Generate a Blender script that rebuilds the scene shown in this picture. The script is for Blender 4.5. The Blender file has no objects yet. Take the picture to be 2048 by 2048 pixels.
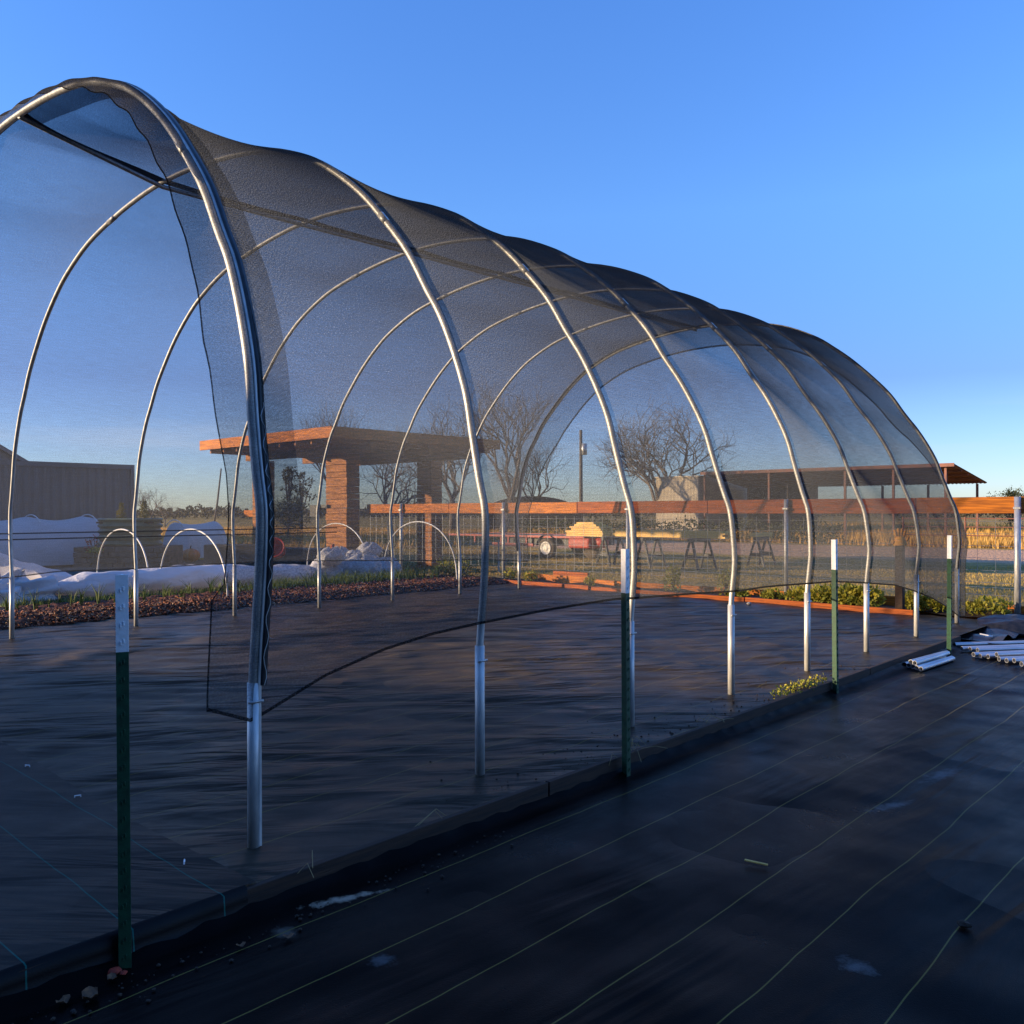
import bpy, bmesh, math, random
import numpy as np
from mathutils import Vector, Matrix
R = math.radians
rnd = random.Random(7)
S = bpy.context.scene
C = S.collection

# ------------------------------------------------------------------ camera
CAM = Vector((2.9573, -1.7372, 1.27))
YAW, PITCH, ROLL, F = R(42.907), R(-0.0705), R(-0.0977), 1730.88
fw = Vector((-math.sin(YAW)*math.cos(PITCH), math.cos(YAW)*math.cos(PITCH), math.sin(PITCH)))
rt0 = Vector((math.cos(YAW), math.sin(YAW), 0)); up0 = rt0.cross(fw)
rt = math.cos(ROLL)*rt0 + math.sin(ROLL)*up0
up = -math.sin(ROLL)*rt0 + math.cos(ROLL)*up0
cam = bpy.data.cameras.new('camera'); co = bpy.data.objects.new('camera', cam); C.objects.link(co)
M = Matrix((rt, up, -fw)).transposed().to_4x4(); M.translation = CAM
co.matrix_world = M
cam.sensor_width = 36; cam.lens = 36*F/2048; cam.clip_start = 0.05; cam.clip_end = 3000
S.camera = co

# ------------------------------------------------------------------ world, sun, exposure
SUN_EL = R(11.4)
sdir = Vector((-0.645, -0.764, 0)).normalized()
sunv = Vector((sdir.x*math.cos(SUN_EL), sdir.y*math.cos(SUN_EL), math.sin(SUN_EL)))
w = bpy.data.worlds.new('World'); S.world = w; w.use_nodes = True
wn = w.node_tree.nodes; wl = w.node_tree.links
bg = wn['Background']; bg.inputs['Strength'].default_value = 0.091
sky = wn.new('ShaderNodeTexSky'); sky.sky_type = 'NISHITA'; sky.sun_disc = False
sky.sun_elevation = SUN_EL; sky.sun_rotation = math.atan2(sdir.x, sdir.y)
sky.air_density = 1.0; sky.dust_density = 0.2; sky.ozone_density = 2.0; sky.altitude = 0
tc = wn.new('ShaderNodeTexCoord'); sp = wn.new('ShaderNodeSeparateXYZ'); wl.new(tc.outputs['Generated'], sp.inputs[0])
# thin bank of cloud low over the horizon
mp = wn.new('ShaderNodeMapping'); mp.inputs['Scale'].default_value = (3.0, 3.0, 26.0); wl.new(tc.outputs['Generated'], mp.inputs[0])
nz = wn.new('ShaderNodeTexNoise'); nz.inputs['Scale'].default_value = 1.3; nz.inputs['Detail'].default_value = 5; wl.new(mp.outputs[0], nz.inputs[0])
r1 = wn.new('ShaderNodeMapRange'); r1.inputs[1].default_value = 0.5; r1.inputs[2].default_value = 0.75; wl.new(nz.outputs[0], r1.inputs[0])
r2 = wn.new('ShaderNodeMapRange'); r2.inputs[1].default_value = 0.04; r2.inputs[2].default_value = 0.075; wl.new(sp.outputs[2], r2.inputs[0])
r3 = wn.new('ShaderNodeMapRange'); r3.inputs[1].default_value = 0.12; r3.inputs[2].default_value = 0.08; wl.new(sp.outputs[2], r3.inputs[0])
m1 = wn.new('ShaderNodeMath'); m1.operation = 'MULTIPLY'; wl.new(r1.outputs[0], m1.inputs[0]); wl.new(r2.outputs[0], m1.inputs[1])
m2 = wn.new('ShaderNodeMath'); m2.operation = 'MULTIPLY'; wl.new(m1.outputs[0], m2.inputs[0]); wl.new(r3.outputs[0], m2.inputs[1])
m3 = wn.new('ShaderNodeMath'); m3.operation = 'MULTIPLY'; wl.new(m2.outputs[0], m3.inputs[0]); m3.inputs[1].default_value = 0.7
hs = wn.new('ShaderNodeHueSaturation'); hs.inputs['Saturation'].default_value = 1.12; wl.new(sky.outputs[0], hs.inputs['Color'])
mx = wn.new('ShaderNodeMix'); mx.data_type = 'RGBA'; wl.new(m3.outputs[0], mx.inputs[0]); cr_ = wn.new('ShaderNodeValToRGB'); wl.new(sp.outputs[2], cr_.inputs[0])
cr_.color_ramp.elements[0].position = 0.0; cr_.color_ramp.elements[0].color = (.37,.475,.90,1)
cr_.color_ramp.elements[1].position = 0.52; cr_.color_ramp.elements[1].color = (.48,.66,1.04,1)
_e = cr_.color_ramp.elements.new(.14); _e.color = (.285,.345,.63,1)
_e = cr_.color_ramp.elements.new(.32); _e.color = (.48,.62,.92,1)
tm = wn.new('ShaderNodeMix'); tm.data_type = 'RGBA'; tm.blend_type = 'MULTIPLY'; tm.inputs[0].default_value = 1; wl.new(hs.outputs[0], tm.inputs[6]); wl.new(cr_.outputs[0], tm.inputs[7])
gm = wn.new('ShaderNodeVectorMath'); gm.operation = 'SCALE'; gm.inputs[3].default_value = 1.98; wl.new(tm.outputs[2], gm.inputs[0])
wl.new(gm.outputs[0], mx.inputs[6])
mx.inputs[7].default_value = (3.4, 4.1, 5.4, 1)
wl.new(mx.outputs[2], bg.inputs['Color'])

sl = bpy.data.lights.new('sun', 'SUN'); sl.energy = 5.0; sl.angle = R(0.6); sl.color = (1.0, 0.75, 0.47)
so = bpy.data.objects.new('sun', sl); C.objects.link(so)
so.rotation_euler = sunv.to_track_quat('Z', 'Y').to_euler()
S.view_settings.view_transform = 'Standard'; S.view_settings.look = 'None'
S.view_settings.exposure = 1.12; S.view_settings.gamma = 1
S.cycles.transparent_max_bounces = 24; S.cycles.max_bounces = 8
S.cycles.use_denoising = True

# ------------------------------------------------------------------ helpers
def ray(px, py):
    return fw + rt*((px-1024)/F) - up*((py-1024)/F)
def onp(px, py, ax, val):
    d = ray(px, py); t = (val-CAM[ax])/d[ax]; return CAM + d*t
def gp(px, py, z=0.0): return onp(px, py, 2, z)

def tag(o, label=None, cat=None, group=None, kind=None):
    if label: o['label'] = label
    if cat: o['category'] = cat
    if group: o['group'] = group
    if kind: o['kind'] = kind
    return o
def link(name, me, mat, parent=None, smooth=False):
    o = bpy.data.objects.new(name, me); C.objects.link(o)
    if mat is not None:
        for m in (mat if isinstance(mat, (list, tuple)) else [mat]): me.materials.append(m)
    if smooth: me.polygons.foreach_set('use_smooth', [True]*len(me.polygons))
    if parent: o.parent = parent
    return o
def empty(name, loc, label, cat, group=None, rz=0):
    o = bpy.data.objects.new(name, None); C.objects.link(o); o.location = loc; o.rotation_euler = (0, 0, rz)
    o.empty_display_size = 0.2
    return tag(o, label, cat, group)
def copy_tree(o, parent=None):
    c = o.copy(); C.objects.link(c); c.parent = parent
    for ch in [k for k in o.children if k != c]: copy_tree(ch, c)
    return c
class MB:
    def __init__(s): s.v = []; s.f = []; s.mi = []
    def add(s, vs, fs, mi=0):
        n = len(s.v); s.v += [tuple(v) for v in vs]; s.f += [tuple(i+n for i in f) for f in fs]; s.mi += [mi]*len(fs); return s
    def box(s, x0, x1, y0, y1, z0, z1, mi=0, M=None):
        vs = [Vector((x, y, z)) for z in (z0, z1) for y in (y0, y1) for x in (x0, x1)]
        if M is not None: vs = [M @ v for v in vs]
        return s.add(vs, [(0,2,3,1),(4,5,7,6),(0,1,5,4),(2,6,7,3),(1,3,7,5),(0,4,6,2)], mi)
    def bar(s, a, b, wd, th, upv=Vector((0,0,1)), mi=0):
        a, b = Vector(a), Vector(b); d = (b-a).normalized()
        x = d.cross(upv)
        if x.length < 1e-4: x = d.cross(Vector((1,0,0)))
        x.normalize(); y = x.cross(d)
        vs = [p + x*sx*wd/2 + y*sy*th/2 for p in (a, b) for sx, sy in ((-1,-1),(1,-1),(1,1),(-1,1))]
        return s.add(vs, [(0,3,2,1),(4,5,6,7),(0,1,5,4),(1,2,6,5),(2,3,7,6),(3,0,4,7)], mi)
    def tube(s, pts, r, n=8, cap=True, mi=0):
        pts = [Vector(p) for p in pts]; m = len(pts)
        rs = r if isinstance(r, (list, tuple)) else [r]*m
        base = len(s.v); prev = None
        for i, p in enumerate(pts):
            d = (pts[min(i+1, m-1)] - pts[max(i-1, 0)]).normalized()
            if prev is None:
                x = d.cross(Vector((0.13, 0.21, 1)));
                if x.length < .05: x = d.cross(Vector((1, 0, 0)))
                x.normalize()
            else: x = (prev - d*prev.dot(d)).normalized()
            prev = x; y = d.cross(x)
            for k in range(n):
                a = 2*math.pi*k/n; s.v.append(tuple(p + (x*math.cos(a)+y*math.sin(a))*rs[i]))
        for i in range(m-1):
            for k in range(n):
                a = base+i*n+k; b = base+i*n+(k+1) % n
                s.f.append((a, b, b+n, a+n)); s.mi.append(mi)
        if cap:
            s.f.append(tuple(base+k for k in range(n))[::-1]); s.f.append(tuple(base+(m-1)*n+k for k in range(n))); s.mi += [mi, mi]
        return s
    def grid(s, rows, mi=0, close=False):
        n = len(rows[0]); base = len(s.v)
        for r in rows: s.v += [tuple(p) for p in r]
        for i in range(len(rows)-1):
            for j in range(n-1 if not close else n):
                a = base+i*n+j; b = base+i*n+(j+1) % n
                s.f.append((a, b, b+n, a+n)); s.mi.append(mi)
        return s
    def lathe(s, prof, n=24, c=(0,0,0), axis='Z', mi=0):
        rows = []
        for r, h in prof:
            row = []
            for k in range(n):
                a = 2*math.pi*k/n; p = (r*math.cos(a), r*math.sin(a), h)
                if axis == 'Y': p = (p[0], p[2], p[1])
                if axis == 'X': p = (p[2], p[0], p[1])
                row.append(Vector(p)+Vector(c))
            rows.append(row)
        return s.grid(rows, mi, True)
    def build(s, name, mat, parent=None, smooth=False, bevel=0):
        me = bpy.data.meshes.new(name); me.from_pydata(s.v, [], s.f)
        if len(set(s.mi)) > 1: 
            o = link(name, me, mat, parent, smooth); me.polygons.foreach_set('material_index', s.mi)
        else: o = link(name, me, mat, parent, smooth)
        me.update()
        if bevel:
            b = o.modifiers.new('b', 'BEVEL'); b.width = bevel; b.segments = 2; b.limit_method = 'ANGLE'
        return o

# ------------------------------------------------------------------ materials
def nodes_mat(name):
    m = bpy.data.materials.new(name); m.use_nodes = True
    return m, m.node_tree.nodes, m.node_tree.links, m.node_tree.nodes['Principled BSDF']
def mat(name, col, rough=0.6, metal=0.0, col2=None, scale=8.0, stretch=(1,1,1), bump=0.0, bscale=None, spec=0.5, lo=.35, hi=.65, detail=5):
    m, n, l, p = nodes_mat(name)
    p.inputs['Roughness'].default_value = rough; p.inputs['Metallic'].default_value = metal
    p.inputs['Specular IOR Level'].default_value = spec
    p.inputs['Base Color'].default_value = (*col, 1)
    t = n.new('ShaderNodeTexCoord'); mp = n.new('ShaderNodeMapping'); mp.inputs['Scale'].default_value = stretch; l.new(t.outputs['Object'], mp.inputs[0])
    if col2 is not None:
        z = n.new('ShaderNodeTexNoise'); z.inputs['Scale'].default_value = scale; z.inputs['Detail'].default_value = detail; l.new(mp.outputs[0], z.inputs[0])
        r = n.new('ShaderNodeMapRange'); r.inputs[1].default_value = lo; r.inputs[2].default_value = hi; l.new(z.outputs[0], r.inputs[0])
        x = n.new('ShaderNodeMix'); x.data_type = 'RGBA'; l.new(r.outputs[0], x.inputs[0])
        x.inputs[6].default_value = (*col, 1); x.inputs[7].default_value = (*col2, 1); l.new(x.outputs[2], p.inputs['Base Color'])
    if bump:
        z2 = n.new('ShaderNodeTexNoise'); z2.inputs['Scale'].default_value = bscale or scale*2; z2.inputs['Detail'].default_value = 6; l.new(mp.outputs[0], z2.inputs[0])
        b = n.new('ShaderNodeBump'); b.inputs['Strength'].default_value = 1.0; b.inputs['Distance'].default_value = bump; l.new(z2.outputs[0], b.inputs['Height']); l.new(b.outputs[0], p.inputs['Normal'])
    return m
GALV = mat('galvanised_steel', (.66,.65,.62), .48, .45, (.42,.43,.43), 35, (1,1,.25), spec=.6)
GALV2 = mat('galvanised_dull', (.55,.56,.56), .42, .6, (.36,.37,.38), 30, bump=.0006, bscale=120)
BLACKP = mat('black_plastic', (.012,.013,.016), .32, 0, (.03,.03,.034), 20, bump=.001, bscale=60)
BLACKM = mat('black_matte', (.015,.016,.017), .5, 0)
GREENP = mat('green_paint', (.012,.075,.035), .5, 0, (.008,.045,.022), 40, bump=.0006, bscale=150)
WHITEP = mat('white_paint', (.88,.88,.88), .5, 0, (.74,.73,.70), 60, lo=.5, hi=.75)
WOODO = mat('treated_pine', (.70,.22,.025), .6, 0, (.32,.10,.02), 3.5, (1,14,14), .0012, 12, spec=.15)
WOODOY = mat('treated_pine_across', (.70,.22,.025), .6, 0, (.32,.10,.02), 3.5, (14,1,14), .0012, 12, spec=.15)
WOODR = mat('red_pine', (.50,.125,.022), .6, 0, (.24,.06,.02), 3.5, (1,14,14), .0012, 12, spec=.15)
WOODB = mat('dark_timber', (.05,.024,.012), .8, 0, (.018,.010,.007), 4, (14,1,14), .002, 14)
WOODY = mat('new_lumber', (.86,.55,.14), .6, 0, (.7,.40,.09), 4, (1,12,12), .0008, 12)
WOODC = mat('cedar_cladding', (.52,.22,.07), .65, 0, (.22,.09,.035), 2.2, (1,1,12), .003, 8, spec=.15)
GREYW = mat('weathered_wood', (.2,.17,.14), .8, 0, (.11,.095,.08), 6, (1,10,10), .002, 10)
def cloth_white(name):
    m, n, l, p = nodes_mat(name)
    p.inputs['Base Color'].default_value = (.72,.71,.72,1); p.inputs['Roughness'].default_value = .8
    p.inputs['Specular IOR Level'].default_value = .2
    t = n.new('ShaderNodeBsdfTranslucent'); t.inputs[0].default_value = (.8,.76,.74,1)
    mxs = n.new('ShaderNodeMixShader'); mxs.inputs[0].default_value = .3
    o = n['Material Output']; l.new(p.outputs[0], mxs.inputs[1]); l.new(t.outputs[0], mxs.inputs[2]); l.new(mxs.outputs[0], o.inputs[0])
    tc = n.new('ShaderNodeTexCoord'); z = n.new('ShaderNodeTexNoise'); z.inputs['Scale'].default_value = 5; z.inputs['Detail'].default_value = 6; z.inputs['Distortion'].default_value = 1.2
    mp = n.new('ShaderNodeMapping'); mp.inputs['Scale'].default_value = (1.6, .8, 1.6); l.new(tc.outputs['Object'], mp.inputs[0]); l.new(mp.outputs[0], z.inputs[0])
    b = n.new('ShaderNodeBump'); b.inputs['Distance'].default_value = .04; b.inputs['Strength'].default_value = .8; l.new(z.outputs[0], b.inputs['Height']); l.new(b.outputs[0], p.inputs['Normal'])
    return m
ROWCOV = cloth_white('row_cover_fleece')

def math_node(n, l, op, a, b=None, c=None):
    x = n.new('ShaderNodeMath'); x.operation = op
    for i, v in enumerate((a, b, c)):
        if v is None: continue
        if isinstance(v, (int, float)): x.inputs[i].default_value = v
        else: l.new(v, x.inputs[i])
    return x.outputs[0]
def ground_fabric(name, stripe_axis, spacing, phase, stripe_col, base=(.022,.022,.027), dirt=None, wob=.012, rough=.42, bumpd=.02, rot=0.0, spec=.5, wscale=(1,1,1), stains=None):
    """woven black ground cover: coloured marker threads, ripples, dust"""
    m, n, l, p = nodes_mat(name)
    t = n.new('ShaderNodeTexCoord'); s = n.new('ShaderNodeSeparateXYZ'); l.new(t.outputs['Object'], s.inputs[0])
    wv = n.new('ShaderNodeTexNoise'); wv.inputs['Scale'].default_value = 1.1; wv.inputs['Detail'].default_value = 3; l.new(t.outputs['Object'], wv.inputs[0])
    off = math_node(n, l, 'MULTIPLY', math_node(n, l, 'SUBTRACT', wv.outputs[0], .5), wob*6)
    co = math_node(n, l, 'ADD', s.outputs[stripe_axis], off)
    fr = math_node(n, l, 'FRACT', math_node(n, l, 'DIVIDE', math_node(n, l, 'SUBTRACT', co, phase-spacing*20.5), spacing))
    dist = math_node(n, l, 'MULTIPLY', math_node(n, l, 'ABSOLUTE', math_node(n, l, 'SUBTRACT', fr, .5)), spacing)
    line = math_node(n, l, 'LESS_THAN', dist, .0023)
    # dust
    d1 = n.new('ShaderNodeTexNoise'); d1.inputs['Scale'].default_value = 1.7; d1.inputs['Detail'].default_value = 9; d1.inputs['Roughness'].default_value = .72; l.new(t.outputs['Object'], d1.inputs[0])
    dr = n.new('ShaderNodeMapRange'); dr.inputs[1].default_value = .5; dr.inputs[2].default_value = .8; dr.inputs[4].default_value = .5; l.new(d1.outputs[0], dr.inputs[0])
    c1 = n.new('ShaderNodeMix'); c1.data_type = 'RGBA'; l.new(dr.outputs[0], c1.inputs[0]); c1.inputs[6].default_value = (*base, 1); c1.inputs[7].default_value = (*(dirt or (.07,.06,.055)), 1)
    last = c1.outputs[2]
    for (sx, sy, rx, ry, ang, colr) in (stains or []):
        mp = n.new('ShaderNodeMapping'); mp.vector_type = 'TEXTURE'; mp.inputs['Location'].default_value = (sx, sy, 0); mp.inputs['Rotation'].default_value = (0, 0, ang); mp.inputs['Scale'].default_value = (rx, ry, 1000)
        l.new(t.outputs['Object'], mp.inputs[0])
        ln = n.new('ShaderNodeVectorMath'); ln.operation = 'LENGTH'; l.new(mp.outputs[0], ln.inputs[0])
        q = n.new('ShaderNodeTexNoise'); q.inputs['Scale'].default_value = 22; q.inputs['Detail'].default_value = 8; q.inputs['Roughness'].default_value = .7; l.new(t.outputs['Object'], q.inputs[0])
        e = math_node(n, l, 'ADD', ln.outputs['Value'], math_node(n, l, 'MULTIPLY', math_node(n, l, 'SUBTRACT', q.outputs[0], .5), 3.2))
        k = n.new('ShaderNodeMapRange'); k.inputs[1].default_value = 1.0; k.inputs[2].default_value = .2; k.inputs[4].default_value = .8; l.new(e, k.inputs[0])
        cm = n.new('ShaderNodeMix'); cm.data_type = 'RGBA'; l.new(k.outputs[0], cm.inputs[0]); l.new(last, cm.inputs[6]); cm.inputs[7].default_value = (*colr, 1); last = cm.outputs[2]
    c2 = n.new('ShaderNodeMix'); c2.data_type = 'RGBA'; l.new(line, c2.inputs[0]); l.new(last, c2.inputs[6]); c2.inputs[7].default_value = (*stripe_col, 1)
    l.new(c2.outputs[2], p.inputs['Base Color'])
    p.inputs['Specular IOR Level'].default_value = spec
    rr = n.new('ShaderNodeMapRange'); rr.inputs[1].default_value = .3; rr.inputs[2].default_value = .75; rr.inputs[3].default_value = rough-.07; rr.inputs[4].default_value = rough+.2; l.new(d1.outputs[0], rr.inputs[0]); l.new(rr.outputs[0], p.inputs['Roughness'])
    mp = n.new('ShaderNodeMapping'); mp.vector_type = 'TEXTURE'; mp.inputs['Rotation'].default_value = (0, 0, rot); mp.inputs['Scale'].default_value = (1/wscale[0], 1/wscale[1], 1); l.new(t.outputs['Object'], mp.inputs[0])
    w1 = n.new('ShaderNodeTexNoise'); w1.inputs['Scale'].default_value = 1.0; w1.inputs['Detail'].default_value = 3.4; w1.inputs['Roughness'].default_value = .45; w1.inputs['Distortion'].default_value = .5; l.new(mp.outputs[0], w1.inputs[0])
    wm = n.new('ShaderNodeTexNoise'); wm.inputs['Scale'].default_value = .9; wm.inputs['Detail'].default_value = 2; l.new(t.outputs['Object'], wm.inputs[0])
    wr = n.new('ShaderNodeMapRange'); wr.inputs[1].default_value = .38; wr.inputs[2].default_value = .62; wr.inputs[3].default_value = .05; wr.inputs[4].default_value = 1.0; l.new(wm.outputs[0], wr.inputs[0])
    hh_ = math_node(n, l, 'MULTIPLY', w1.outputs[0], wr.outputs[0])
    b1 = n.new('ShaderNodeBump'); b1.inputs['Distance'].default_value = bumpd; l.new(hh_, b1.inputs['Height'])
    w2 = n.new('ShaderNodeTexNoise'); w2.inputs['Scale'].default_value = 260; w2.inputs['Detail'].default_value = 2; l.new(t.outputs['Object'], w2.inputs[0])
    b2 = n.new('ShaderNodeBump'); b2.inputs['Distance'].default_value = .0008; l.new(w2.outputs[0], b2.inputs['Height']); l.new(b1.outputs[0], b2.inputs['Normal']); l.new(b2.outputs[0], p.inputs['Normal'])
    return m

# ------------------------------------------------------------------ terrain
def fnoise(x, y, s=1.0, seed=0):
    return (math.sin(x*1.7*s+seed)+math.sin(y*2.3*s+seed*1.3+.7*math.sin(x*s))+math.sin((x+y)*1.1*s+seed*2.1))/3
# grassland, one sheet to the horizon
m, n, l, p = nodes_mat('grassland')
t = n.new('ShaderNodeTexCoord'); s = n.new('ShaderNodeSeparateXYZ'); l.new(t.outputs['Object'], s.inputs[0])
na = n.new('ShaderNodeTexNoise'); na.inputs['Scale'].default_value = .35; na.inputs['Detail'].default_value = 10; na.inputs['Roughness'].default_value = .7; l.new(t.outputs['Object'], na.inputs[0])
ra = n.new('ShaderNodeValToRGB'); l.new(na.outputs[0], ra.inputs[0])
ra.color_ramp.elements[0].position = .35; ra.color_ramp.elements[0].color = (.17,.15,.045,1)
ra.color_ramp.elements[1].position = .62; ra.color_ramp.elements[1].color = (.50,.32,.12,1)
e = ra.color_ramp.elements.new(.5); e.color = (.34,.24,.08,1)
nb = n.new('ShaderNodeTexNoise'); nb.inputs['Scale'].default_value = .8; nb.inputs['Detail'].default_value = 8; l.new(t.outputs['Object'], nb.inputs[0])
yy = math_node(n, l, 'ADD', s.outputs[1], math_node(n, l, 'MULTIPLY', nb.outputs[0], 3.0))
i1 = n.new('ShaderNodeMapRange'); i1.inputs[1].default_value = 24.2; i1.inputs[2].default_value = 25.2; l.new(yy, i1.inputs[0])
i2 = n.new('ShaderNodeMapRange'); i2.inputs[1].default_value = 34.0; i2.inputs[2].default_value = 33.0; l.new(yy, i2.inputs[0])
rd = math_node(n, l, 'MULTIPLY', i1.outputs[0], i2.outputs[0])
mx_ = n.new('ShaderNodeMix'); mx_.data_type = 'RGBA'; l.new(rd, mx_.inputs[0]); l.new(ra.outputs[0], mx_.inputs[6]); mx_.inputs[7].default_value = (.62,.38,.22,1)
# greener close behind the fence, dark soil in the garden on the left
g1 = n.new('ShaderNodeMapRange'); g1.inputs[1].default_value = 22; g1.inputs[2].default_value = 15; g1.inputs[4].default_value = .7; l.new(yy, g1.inputs[0])
mg = n.new('ShaderNodeMix'); mg.data_type = 'RGBA'; l.new(g1.outputs[0], mg.inputs[0]); l.new(mx_.outputs[2], mg.inputs[6]); mg.inputs[7].default_value = (.34,.235,.085,1)
l.new(mg.outputs[2], p.inputs['Base Color']); p.inputs['Roughness'].default_value = .9; p.inputs['Specular IOR Level'].default_value = .1
nc = n.new('ShaderNodeTexNoise'); nc.inputs['Scale'].default_value = 9; nc.inputs['Detail'].default_value = 8; l.new(t.outputs['Object'], nc.inputs[0])
bb = n.new('ShaderNodeBump'); bb.inputs['Distance'].default_value = .12; l.new(nc.outputs[0], bb.inputs['Height']); l.new(bb.outputs[0], p.inputs['Normal'])
GRASSLAND = m
xs = [-900,-400,-200,-120]+[-80+4*i for i in range(41)]+[100,160,300,900]
ysl = [-900,-300,-100,-60]+[-30+3*i for i in range(42)]+[110,150,250,500,900]
rows = []
for y in ysl:
    row = []
    for x in xs:
        z = -.12
        if y > 30 and x > -40: z += .35*math.exp(-((y-58)/12)**2)*(.6+.4*fnoise(x, y, .08))
        if math.hypot(x, y) > 100: z += .02*(math.hypot(x, y)-100)**.8*.2
        row.append((x, y, z))
    rows.append(row)
tag(MB().grid(rows).build('ground', GRASSLAND, smooth=True), kind='structure')

# garden soil on the left
SOIL = mat('garden_soil', (.035,.026,.02), .9, 0, (.07,.055,.04), 3, bump=.03, bscale=9, spec=.1)
rows = [[(x, y, -.02+.03*fnoise(x*3, y*3)+(-.1 if (x < -26 or y > 9.6) else 0)) for x in np.linspace(-27, -7.6, 60)] for y in np.linspace(-8, 9.9, 50)]
tag(MB().grid(rows).build('garden_soil', SOIL, smooth=True), kind='structure')
PATH = mat('woodchip_path', (.16,.145,.125), .9, 0, (.08,.072,.06), 6, bump=.02, bscale=25, spec=.1, detail=9)
rows = [[(x, y, .035+.012*fnoise(x*4, y*4)) for x in np.linspace(-17.2, -13.4, 20)] for y in np.linspace(-4, 8.2, 60)]
tag(MB().grid(rows).build('garden_path', PATH, smooth=True), kind='structure')

# woven fabric floor inside the tunnel: real ripples plus fine weave
YEL = (.17,.135,.035); TEAL = (.006,.10,.08)
MAT_IN = ground_fabric('woven_floor', 0, .305, .0, YEL, base=(.043,.034,.025), dirt=(.20,.155,.112), bumpd=.12, rot=R(52), wscale=(1.4, 5.0, 1), rough=.36, spec=.06)
MAT_TEAL = ground_fabric('woven_floor_teal', 1, .30, -.30, TEAL, base=(.027,.021,.0165), dirt=(.08,.062,.046), bumpd=.05, rot=R(38), wscale=(1.2, 7, 1), rough=.42, spec=.08)
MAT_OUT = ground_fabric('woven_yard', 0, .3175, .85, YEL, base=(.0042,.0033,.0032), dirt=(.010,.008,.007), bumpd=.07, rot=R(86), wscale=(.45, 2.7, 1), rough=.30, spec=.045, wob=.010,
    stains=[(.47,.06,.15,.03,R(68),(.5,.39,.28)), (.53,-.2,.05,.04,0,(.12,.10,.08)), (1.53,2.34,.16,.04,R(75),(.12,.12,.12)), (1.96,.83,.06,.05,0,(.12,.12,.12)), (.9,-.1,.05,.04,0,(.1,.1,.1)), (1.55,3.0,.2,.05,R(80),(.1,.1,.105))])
rng = np.random.RandomState(3)
def ripple_field(x, y, ang, fs, amp, seed):
    rs = np.random.RandomState(seed); z = 0
    for k in range(26):
        a = ang + rs.normal()*.22; f = fs*(.5+rs.rand()*1.6); ph = rs.rand()*6.28
        e1 = math.sin(x*rs.normal()*.8+y*rs.normal()*.8+rs.rand()*6)
        z += math.sin((x*math.cos(a)+y*math.sin(a))*f+ph + 1.5*e1)*max(0, e1)/f
    return z*amp
rows = []
for y in list(np.linspace(-.3, 2.6, 125))+list(np.linspace(2.65, 9.35, 130)):
    row = []
    for x in np.linspace(-7.55, .305, 170):
        edge = max(0, min(1, (.3-x)/.25))
        z = .006*edge*fnoise(x*3, y*3, 1, 2) + edge*ripple_field(x, y, R(-45), 17, .035, 5)
        row.append((x, y, z))
    rows.append(row)
tag(MB().grid(rows).build('tunnel_floor', MAT_IN, smooth=True), kind='structure')
rows = []
for y in np.linspace(-9, -.19+.0, 170):
    row = []
    for x in np.linspace(-7.55, .315, 120):
        edge = max(0, min(1, (.3-x)/.2))
        yy_ = y + .02*math.sin(x*2.1)*(1 if y > -.5 else 0)
        z = .012 + edge*(ripple_field(x, y, R(-55), 22, .022, 9) if y < -.25 else 0)
        row.append((x, yy_, z))
    rows.append(row)
tag(MB().grid(rows).build('front_floor', MAT_TEAL, smooth=True), kind='structure')
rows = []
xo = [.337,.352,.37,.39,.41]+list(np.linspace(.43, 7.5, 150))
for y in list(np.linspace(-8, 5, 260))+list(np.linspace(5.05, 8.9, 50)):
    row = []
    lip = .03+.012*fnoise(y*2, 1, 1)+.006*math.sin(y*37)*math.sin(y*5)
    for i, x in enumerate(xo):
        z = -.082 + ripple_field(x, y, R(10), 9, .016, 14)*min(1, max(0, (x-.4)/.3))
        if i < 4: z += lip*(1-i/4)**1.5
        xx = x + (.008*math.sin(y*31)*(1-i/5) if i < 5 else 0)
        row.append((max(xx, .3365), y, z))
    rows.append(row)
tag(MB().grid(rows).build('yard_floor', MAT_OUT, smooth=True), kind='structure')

# folds of teal-marked fabric wrapped over the kerb board at the front
b = MB(); rr_ = []
for y in np.linspace(-9, -.22, 90):
    wv = .004*math.sin(y*9)
    rr_.append([(.315, y, .0135), (.338+wv, y, .009), (.3405+wv, y, -.03), (.343+wv, y, -.07+wv), (.365+2*wv, y, -.078+wv)])
MAT_FOLD = ground_fabric('woven_fold', 1, .30, -.30, TEAL, base=(.006,.0055,.006), dirt=(.014,.012,.012), bumpd=.01, rot=0, wscale=(2,2,1), rough=.4, spec=.15)
o = b.grid(rr_).build('fabric_fold', MAT_FOLD, smooth=True); tag(o, 'black fabric edge with teal threads folded over the kerb at the front left', 'ground fabric')

# kerb board
b = MB(); segs = [(-9, -3.1), (-3.09, 1.33), (1.34, 5.3), (5.31, 7.72)]
kb = empty('timber_kerb', (0, 0, -.1), 'long low dark timber kerb board along the open side of the tunnel floor', 'timber edging')
for (a, c) in segs:
    MB().box(.306, .335, a, c, 0, .1+.004).build('board', WOODB, kb, bevel=.003)

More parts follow.
